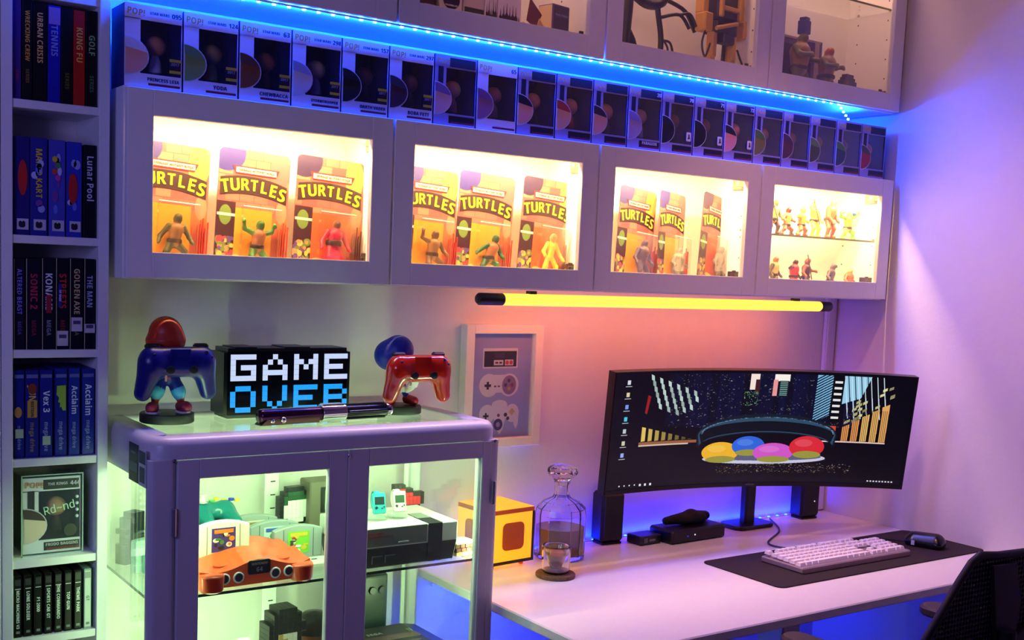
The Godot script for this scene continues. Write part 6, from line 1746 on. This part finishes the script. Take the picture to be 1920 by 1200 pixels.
func cabinet_shelf_things() -> void:
	var y := -0.6136
	var orange := StandardMaterial3D.new()
	orange.albedo_color = C(226, 84, 28)
	orange.roughness = 0.18
	orange.clearcoat_enabled = true
	orange.clearcoat = 0.5
	orange.backlight_enabled = true
	orange.backlight = Color(0.5, 0.16, 0.05)
	var t := thing("game_console", "translucent orange game console on the glass shelf", "game console", W(0.225, y, 0.315), 0.03)
	part(t, "shell", console_shell(), orange)
	for s in [-1, 1]:
		part(t, "foot_pod", lathe([[0.0, 0.0], [0.021, 0.0], [0.024, 0.004], [0.026, 0.03], [0.024, 0.036], [0.0, 0.038]], 24), orange, Vector3(s * 0.098, 0.0004, 0.062))
		part(t, "slot_button", ext(oval(0.018, 0.009, 18), 0.004, 0.001), orange, Vector3(s * 0.066, 0.042, 0.035), Vector3(-PI / 2 + 0.2, 0, 0))
		for k in 2:
			var x: float = s * (0.044 + 0.030 * k) if s < 0 else 0.036 + 0.030 * k
			var ring := part(t, "controller_port", lathe([[0.0085, 0.0], [0.0115, 0.0], [0.0115, 0.003], [0.0085, 0.003]], 22), mat(C(220, 216, 212), 0.4), Vector3(x, 0.024, 0.0695), Vector3(PI / 2, 0, 0))
			part(ring, "socket", cyl(0.0088, 0.0016, 18), mat(C(40, 44, 46), 0.6))
	var em := part(t, "front_badge", ext(rrect(0.05, 0.03, 0.006), 0.003, 0.001), mat(C(18, 18, 20), 0.3), Vector3(0.0, 0.041, 0.0695))
	words(em, "badge_print", "NINTENDO", 0.0048, mat(C(170, 165, 160), 0.4), Vector3(0, 0.007, 0.003), Vector3.ZERO, 0.038)
	words(em, "badge_print", "64", 0.009, mat(C(150, 150, 150), 0.4), Vector3(0, -0.005, 0.003))
	cart("pale grey cartridge standing in the orange console", W(0.186, y + 0.045, 0.285), 0.03, C(206, 206, 198), [C(70, 46, 120), C(222, 110, 40), C(40, 30, 30), C(220, 200, 190), C(60, 110, 60)])
	cart("grey cartridge with a bright green label right of the orange console", W(0.392, y, 0.205), 0.0, C(150, 160, 164), [C(120, 190, 60), C(214, 180, 60), C(190, 50, 40), C(230, 230, 225), C(70, 60, 50)])
	cart("grey cartridge behind the green-labelled one", W(0.352, y + 0.006, 0.165), 0.0, C(146, 158, 164), [C(190, 205, 220), C(60, 90, 180), C(110, 150, 90), C(220, 220, 215)])
	cart("grey cartridge furthest back of the upright three", W(0.318, y + 0.014, 0.125), 0.0, C(150, 160, 162), [C(214, 206, 190), C(150, 120, 70), C(90, 110, 70), C(220, 215, 205)])
	solo("cartridge_step", "clear stepped stand under the grey cartridges", "stand", boxes([[0, 0.003, 0.0, 0.12, 0.0056, 0.03], [0, 0.0065, -0.04, 0.12, 0.0125, 0.03]], 0.0), pane(C(225, 245, 235), 0.15), W(0.335, y + 0.0002, 0.163))
	# dark box with the teal pad on it
	var ab := thing("accessory_box", "dark grey accessory box under the teal pad", "box", W(0.175, y, 0.14), 0.0)
	part(ab, "carton", box(0.15, 0.075, 0.1, 0.003), mat(C(26, 34, 36), 0.4), Vector3(0, 0.038, 0))
	part(ab, "rib", boxes([[0.03, 0.077, 0.01, 0.08, 0.003, 0.006], [0.03, 0.077, 0.024, 0.08, 0.003, 0.006], [0.03, 0.077, 0.038, 0.08, 0.003, 0.006]], 0.0), mat(C(18, 24, 26), 0.5))
	var tp := thing("gamepad", "teal three-pronged gamepad with coloured buttons behind the orange console", "gamepad", W(0.195, y + 0.082, 0.13), 0.05)
	var teal := C(20, 118, 122)
	part(tp, "shell", skin([[Vector3(-0.06, 0.022, 0), 0.02, Vector3(0.055, 0.022, 0), 0.02, teal], [Vector3(-0.058, 0.02, 0), 0.022, Vector3(-0.062, 0.006, 0.05), 0.014, teal], [Vector3(0.0, 0.022, 0), 0.026, Vector3(0, 0.008, 0.05), 0.014, teal], [Vector3(0.058, 0.02, 0), 0.022, Vector3(0.062, 0.006, 0.05), 0.014, teal]], 0.004, 0.014), mat(teal, 0.25))
	var bc := [C(90, 190, 70), C(226, 206, 60), C(236, 214, 70), C(44, 62, 190), C(226, 206, 60)]
	for k in 5:
		part(tp, "button", cyl(0.0065, 0.006, 14), mat(bc[k], 0.3), Vector3(0.03 + 0.014 * k, 0.040 + 0.003 * [0, 1, 0, 1, 0][k], -0.008 + 0.009 * [0, -1, 0, 1, 1][k]))
	part(tp, "thumb_stick", lathe([[0.0, 0.0], [0.012, 0.0], [0.006, 0.006], [0.006, 0.014], [0.01, 0.018], [0.0, 0.02]], 18), mat(C(214, 218, 214), 0.4), Vector3(0.0, 0.046, 0.012))
	part(tp, "start_button", cyl(0.005, 0.004, 12), mat(C(196, 60, 50), 0.3), Vector3(-0.022, 0.042, -0.006))
	# pixel ornaments
	var p1 := thing("pixel_ornament", "black pixel-block ornament with white and green squares behind the cartridges", "ornament", W(0.437, y, 0.085), 0.1)
	pixel_art(p1, ["...kkkk...", "..kggggk..", ".kgggggggk", ".kgwwwwwgk", ".kwwwwwwwk", ".kwwwwwwwk", ".kwwwwwwk.", "..kwwwwk..", "...krrk...", "..nnkknnn.", ".nnnkknnnn", ".nnnnnnnww", ".nnnnnnnnn"], 0.0105, 0.022, {"k": C(16, 16, 18), "g": C(26, 74, 44), "w": C(226, 230, 226), "r": C(120, 40, 40), "n": C(22, 24, 66)})
	var p2 := thing("pixel_ornament", "red and black pixel-block ornament at the back right of the glass shelf", "ornament", W(0.742, y, 0.10), -0.1)
	pixel_art(p2, ["kkk......", "krrkk....", ".krrrkkk.", ".krrrrrk.", "..krrrrk.", "...kkkk..", "...k.kk..", "....kkkkk", "....k...k", "....w...k", "...ww..ww", "...wwwwww"], 0.0102, 0.02, {"k": C(26, 14, 14), "r": C(206, 32, 40), "w": C(226, 226, 214)})
	var tv := thing("arcade_box", "grey upright box with a small green picture behind the centre post", "box", W(0.515, y + 0.0, 0.085), 0.0)
	part(tv, "case", box(0.1, 0.15, 0.06, 0.003), mat(C(104, 100, 84), 0.5), Vector3(0, 0.075, 0))
	part(tv, "picture_frame", boxes([[0.012, 0.105, 0.031, 0.07, 0.06, 0.004]], 0.001), mat(C(24, 28, 24), 0.4))
	part(tv, "picture", box(0.05, 0.046, 0.001, 0.0), mat(C(120, 190, 90), 0.3), Vector3(0.012, 0.105, 0.0335))
	part(tv, "picture", ext(poly([[-0.012, -0.02], [0.004, -0.02], [0.012, 0.02], [0.004, 0.02]]), 0.001), mat(C(196, 50, 40), 0.3), Vector3(0.006, 0.105, 0.0338))
	# grey front-loading console
	var n := thing("game_console", "boxy grey front-loading game console on the right half of the glass shelf", "game console", W(0.586, y, 0.275), -0.02)
	var lg := mat(C(206, 212, 202), 0.5)
	var mg := mat(C(92, 94, 94), 0.5)
	var dg := mat(C(38, 38, 44), 0.5)
	part(n, "upper_shell", box(0.256, 0.044, 0.19, 0.002), lg, Vector3(0, 0.066, 0))
	part(n, "lower_shell", ext(poly([[-0.118, 0.0], [0.118, 0.0], [0.128, 0.044], [-0.128, 0.044]]), 0.19, 0.002), dg, Vector3(0, 0.0004, -0.095))
	part(n, "front_flap", boxes([[-0.036, 0.068, 0.0955, 0.166, 0.04, 0.003], [-0.124, 0.068, 0.0955, 0.008, 0.04, 0.003]], 0.0006), mg)
	part(n, "flap_grip", box(0.026, 0.0028, 0.002, 0.0), mat(C(190, 192, 190), 0.4), Vector3(-0.012, 0.054, 0.0975))
	part(n, "black_column", boxes([[0.069, 0.045, 0.0955, 0.036, 0.088, 0.003], [0.069, 0.0885, 0.06, 0.036, 0.001, 0.07]], 0.0006), mat(C(16, 16, 20), 0.5))
	part(n, "button_outline", boxes([[-0.076, 0.026, 0.0955, 0.026, 0.0016, 0.001], [-0.088, 0.018, 0.0955, 0.0016, 0.016, 0.001], [-0.044, 0.026, 0.0955, 0.026, 0.0016, 0.001], [-0.056, 0.018, 0.0955, 0.0016, 0.016, 0.001]], 0.0), mat(C(110, 110, 118), 0.4))
	words(n, "maker_print", "Nintendo", 0.007, mat(C(150, 34, 44), 0.4), Vector3(-0.088, 0.077, 0.0972), Vector3.ZERO, 0.045)
	words(n, "maker_print", "ENTERTAINMENT SYSTEM", 0.0042, mat(C(130, 40, 50), 0.4), Vector3(-0.074, 0.0695, 0.0972), Vector3.ZERO, 0.07)
	part(n, "top_vent", boxes([[0.069, 0.0893, 0.02, 0.034, 0.0012, 0.05]], 0.0), mat(C(120, 124, 118), 0.5))
	# two handheld-shaped watches on clear stands
	for k in 2:
		var q := thing("toy_watch", ["teal handheld-shaped watch on a clear stand", "pale grey handheld-shaped watch on a clear stand"][k], "watch", W([0.548, 0.600][k], y + 0.089, [0.285, 0.285][k]), -0.15, "two watches on top of the grey console")
		var wc := [C(46, 150, 176), C(214, 224, 210)][k] as Color
		part(q, "stand", lathe([[0.0, 0.0], [0.026, 0.0], [0.02, 0.012], [0.012, 0.014], [0.0, 0.014]], 20), pane(C(225, 245, 235), 0.18), Vector3(0, 0.0002, 0))
		part(q, "case", ext(rrect(0.03, 0.047, 0.004), 0.009, 0.0015), mat(wc, 0.4), Vector3(0, 0.038, 0.012), Vector3(-0.25, 0, 0))
		part(q, "display", box(0.022, 0.017, 0.001, 0.0), mat(C(60, 84, 70) if k == 1 else C(40, 52, 60), 0.2), Vector3(0, 0.046, 0.0195), Vector3(-0.25, 0, 0))
		part(q, "button", boxes([[-0.008, -0.002, 0, 0.007, 0.0022, 0.002], [-0.008, -0.002, 0, 0.0022, 0.007, 0.002], [0.005, -0.004, 0, 0.003, 0.003, 0.002], [0.01, -0.001, 0, 0.003, 0.003, 0.002]], 0.0), mat(C(30, 34, 60), 0.4), Vector3(0, 0.033, 0.0228), Vector3(-0.25, 0, 0))
		var band := []
		for i in 13:
			var a := -0.4 + (PI + 0.8) * i / 12
			band.append(Vector3(0, 0.04 + sin(a - PI / 2 + PI / 2) * 0.024, -0.01 - 0.018 + cos(a) * 0.03))
		part(q, "strap", strap(0.017, 0.026), mat(wc, 0.5), Vector3(0, 0.042, -0.006))
	var bb := thing("brick_base", "tiny brick-patterned base with a red stem at the right of the glass shelf", "ornament", W(0.745, y, 0.335), 0.1)
	part(bb, "base", box(0.06, 0.008, 0.05, 0.001), mat(C(214, 170, 130), 0.6), Vector3(0, 0.0044, 0))
	for r in 2:
		for x in 4:
			part(bb, "brick", box(0.0135, 0.0085, 0.046, 0.0008), mat(C(110 + 8 * (x % 2), 34, 26), 0.7), Vector3(-0.0215 + 0.0145 * x - 0.003 * r, 0.0130 + 0.0095 * r, 0))
	part(bb, "cap", box(0.058, 0.004, 0.048, 0.001), mat(C(226, 216, 190), 0.6), Vector3(0, 0.0292, 0))
	part(bb, "stem", tube(curve([Vector3(-0.024, 0.031, 0.01), Vector3(-0.03, 0.045, 0.01), Vector3(-0.02, 0.062, 0.01)], 5), 0.003, 8), mat(C(190, 36, 30), 0.5))
	# flat pale controller lying right of the orange console
	var fp := thing("flat_pad", "pale flat gamepad lying behind the centre post", "gamepad", W(0.405, y, 0.29), 0.0)
	part(fp, "body", box(0.11, 0.014, 0.05, 0.004), mat(C(196, 202, 198), 0.5), Vector3(0, 0.0075, 0))
	part(fp, "button", boxes([[-0.03, 0.015, 0, 0.012, 0.002, 0.004], [-0.01, 0.015, 0, 0.012, 0.002, 0.004], [0.03, 0.015, 0, 0.01, 0.002, 0.01]], 0.0), mat(C(90, 96, 100), 0.5))
	# things seen through the left pane
	var lp := thing("pixel_ornament", "dark pixel-block ornament seen through the left side pane", "ornament", W(0.055, y, 0.09), 0.5)
	pixel_art(lp, ["..kkk", ".kkkk", ".kkkk", "kkkkk", ".kggk", ".kggk", "kkkkk", "kkkkk", "kkkkk", "kkkkk"], 0.011, 0.03, {"k": C(18, 24, 24), "g": C(90, 100, 90)})
	var gb := thing("grey_cartridges", "pale grey plastic holder standing in front of the dark ornament", "holder", W(0.055, y, 0.175), 0.5)
	part(gb, "back", box(0.05, 0.07, 0.02, 0.003), mat(C(150, 180, 176), 0.4), Vector3(0, 0.0355, 0))
	part(gb, "front", box(0.036, 0.04, 0.016, 0.003), mat(C(120, 156, 156), 0.4), Vector3(0.004, 0.0205, 0.019))
	# lower shelf
	var yl := -0.9216
	var lo := thing("pixel_ornament", "black and blue pixel-block ornament on the lower glass shelf", "ornament", W(0.345, yl, 0.245), 0.05)
	pixel_art(lo, ["...kkkk...", "..kkkkkk..", "..kkkkkk..", ".kkkkkkkk.", ".kkkkkkkk.", ".kktwwwk..", ".kkttwwk..", "..kbbbbk..", ".kbbbbbbbk", "kbbbbbbbbk", "kkbbkkbbkk", "ktkkkkkktk", "kkkkkkkkkk", "kkkkkkkkkk", "kkkkkkkkkk", "kkkkkkkkkk", "kkkkkkkkkk", "kkkkkkkkkk", "kkkkkkkkkk"], 0.0112, 0.05, {"k": C(20, 18, 20), "b": C(30, 66, 160), "w": C(226, 220, 205), "t": C(200, 160, 90)})
	var bl := thing("brown_ball", "glossy brown and black round object behind the centre post", "ornament", W(0.462, yl, 0.16), 0.0)
	part(bl, "shell", lathe([[0.0, 0.0], [0.05, 0.0], [0.056, 0.06], [0.056, 0.115], [0.046, 0.14], [0.024, 0.156], [0.0, 0.16]], 28), mat(C(96, 46, 22), 0.25), Vector3(0, 0.0004, 0))
	part(bl, "cap", lathe([[0.0575, 0.118], [0.0475, 0.1425], [0.025, 0.158], [0.0, 0.162]], 28), mat(C(24, 22, 22), 0.3))
	var md := thing("game_console", "black rounded game console on the lower glass shelf", "game console", W(0.655, yl, 0.245), 0.0)
	part(md, "shell", ext(poly([[-0.13, 0.0], [0.125, 0.0], [0.13, 0.03], [0.118, 0.06], [0.09, 0.082], [0.05, 0.09], [-0.1, 0.09], [-0.13, 0.07]]), 0.22, 0.006), mat(C(26, 32, 31), 0.35), Vector3(0, 0.0004, -0.11))
	part(md, "slot_rim", boxes([[-0.03, 0.0905, -0.02, 0.16, 0.003, 0.03], [-0.03, 0.0905, 0.02, 0.13, 0.002, 0.004]], 0.001), mat(C(90, 66, 62), 0.3))
	part(md, "switch", box(0.016, 0.005, 0.008, 0.001), mat(C(190, 190, 185), 0.4), Vector3(-0.03, 0.0925, 0.035))
	words(md, "maker_print", "SEGA", 0.012, mat(C(170, 170, 165), 0.4), Vector3(-0.05, 0.0912, -0.055), Vector3(-PI / 2, 0, 0))
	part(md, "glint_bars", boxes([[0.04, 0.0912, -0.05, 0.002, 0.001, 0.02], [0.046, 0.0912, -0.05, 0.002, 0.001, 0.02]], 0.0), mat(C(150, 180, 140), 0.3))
	var mp := thing("flat_pad", "black pad with round buttons standing behind the black console", "gamepad", W(0.625, yl + 0.0, 0.085), 0.0)
	part(mp, "body", box(0.13, 0.21, 0.03, 0.006), mat(C(20, 46, 40), 0.4), Vector3(0, 0.1055, 0))
	part(mp, "face_plate", boxes([[0.0, 0.172, 0.0155, 0.115, 0.06, 0.001]], 0.0), mat(C(14, 24, 22), 0.3))
	for k in 2:
		part(mp, "button", cyl(0.0095, 0.005, 18), mat(C(30, 36, 34), 0.25), Vector3(0.02 + 0.026 * k, 0.17, 0.016), Vector3(PI / 2, 0, 0))
	part(mp, "white_label", box(0.02, 0.008, 0.001, 0.0), mat(C(220, 224, 220), 0.5), Vector3(-0.016, 0.168, 0.0165))
	part(mp, "cord_loop", tube(curve([Vector3(-0.045, 0.21, 0), Vector3(-0.035, 0.226, 0), Vector3(-0.018, 0.224, 0), Vector3(-0.012, 0.21, 0)], 5), 0.002, 6), mat(C(20, 24, 24), 0.5))
	for k in 3:
		var c := [C(104, 84, 58), C(170, 90, 110), C(50, 44, 150)][k] as Color
		var gc := thing("game_case", ["brown game case at the front of the lower glass shelf", "purple game case with a pink edge on the lower glass shelf", "blue game case at the right of the lower glass shelf"][k], "game case", W(0.600 + 0.04 * k, yl, 0.3715 + 0.0085 * k), 0.0, "game cases on the lower shelf")
		part(gc, "case", box(0.13, 0.096 - 0.014 * k, 0.007, 0.0012), mat(c, 0.35), Vector3(0, 0.0485 - 0.007 * k, 0))
		part(gc, "spine_print", box(0.05, 0.006, 0.001, 0.0), mat(c.lightened(0.4), 0.5), Vector3(0.0, 0.082 - 0.014 * k, 0.0036))

func strap(r: float, h: float) -> Mesh:
	var st := start()
	var n := 22
	for i in n:
		var a0 := TAU * i / n
		var a1 := TAU * (i + 1) / n
		var f := func(a: float, rr: float, x: float) -> Vector3: return Vector3(x, sin(a) * rr * 1.25, cos(a) * rr)
		for q in [[r, r, -h / 4, h / 4], [r - 0.002, r - 0.002, h / 4, -h / 4], [r - 0.002, r, -h / 4, -h / 4], [r, r - 0.002, h / 4, h / 4]]:
			quad(st, f.call(a0, q[0], q[2]), f.call(a0, q[1], q[3]), f.call(a1, q[1], q[3]), f.call(a1, q[0], q[2]))
	st.generate_normals()
	return st.commit()

const DS_E := 0.5
const WARM_L := Color(1.0, 0.82, 0.56)
const DIM_L := Color(1.0, 0.76, 0.66)
const GREEN_L := Color(0.794, 1.000, 0.686)
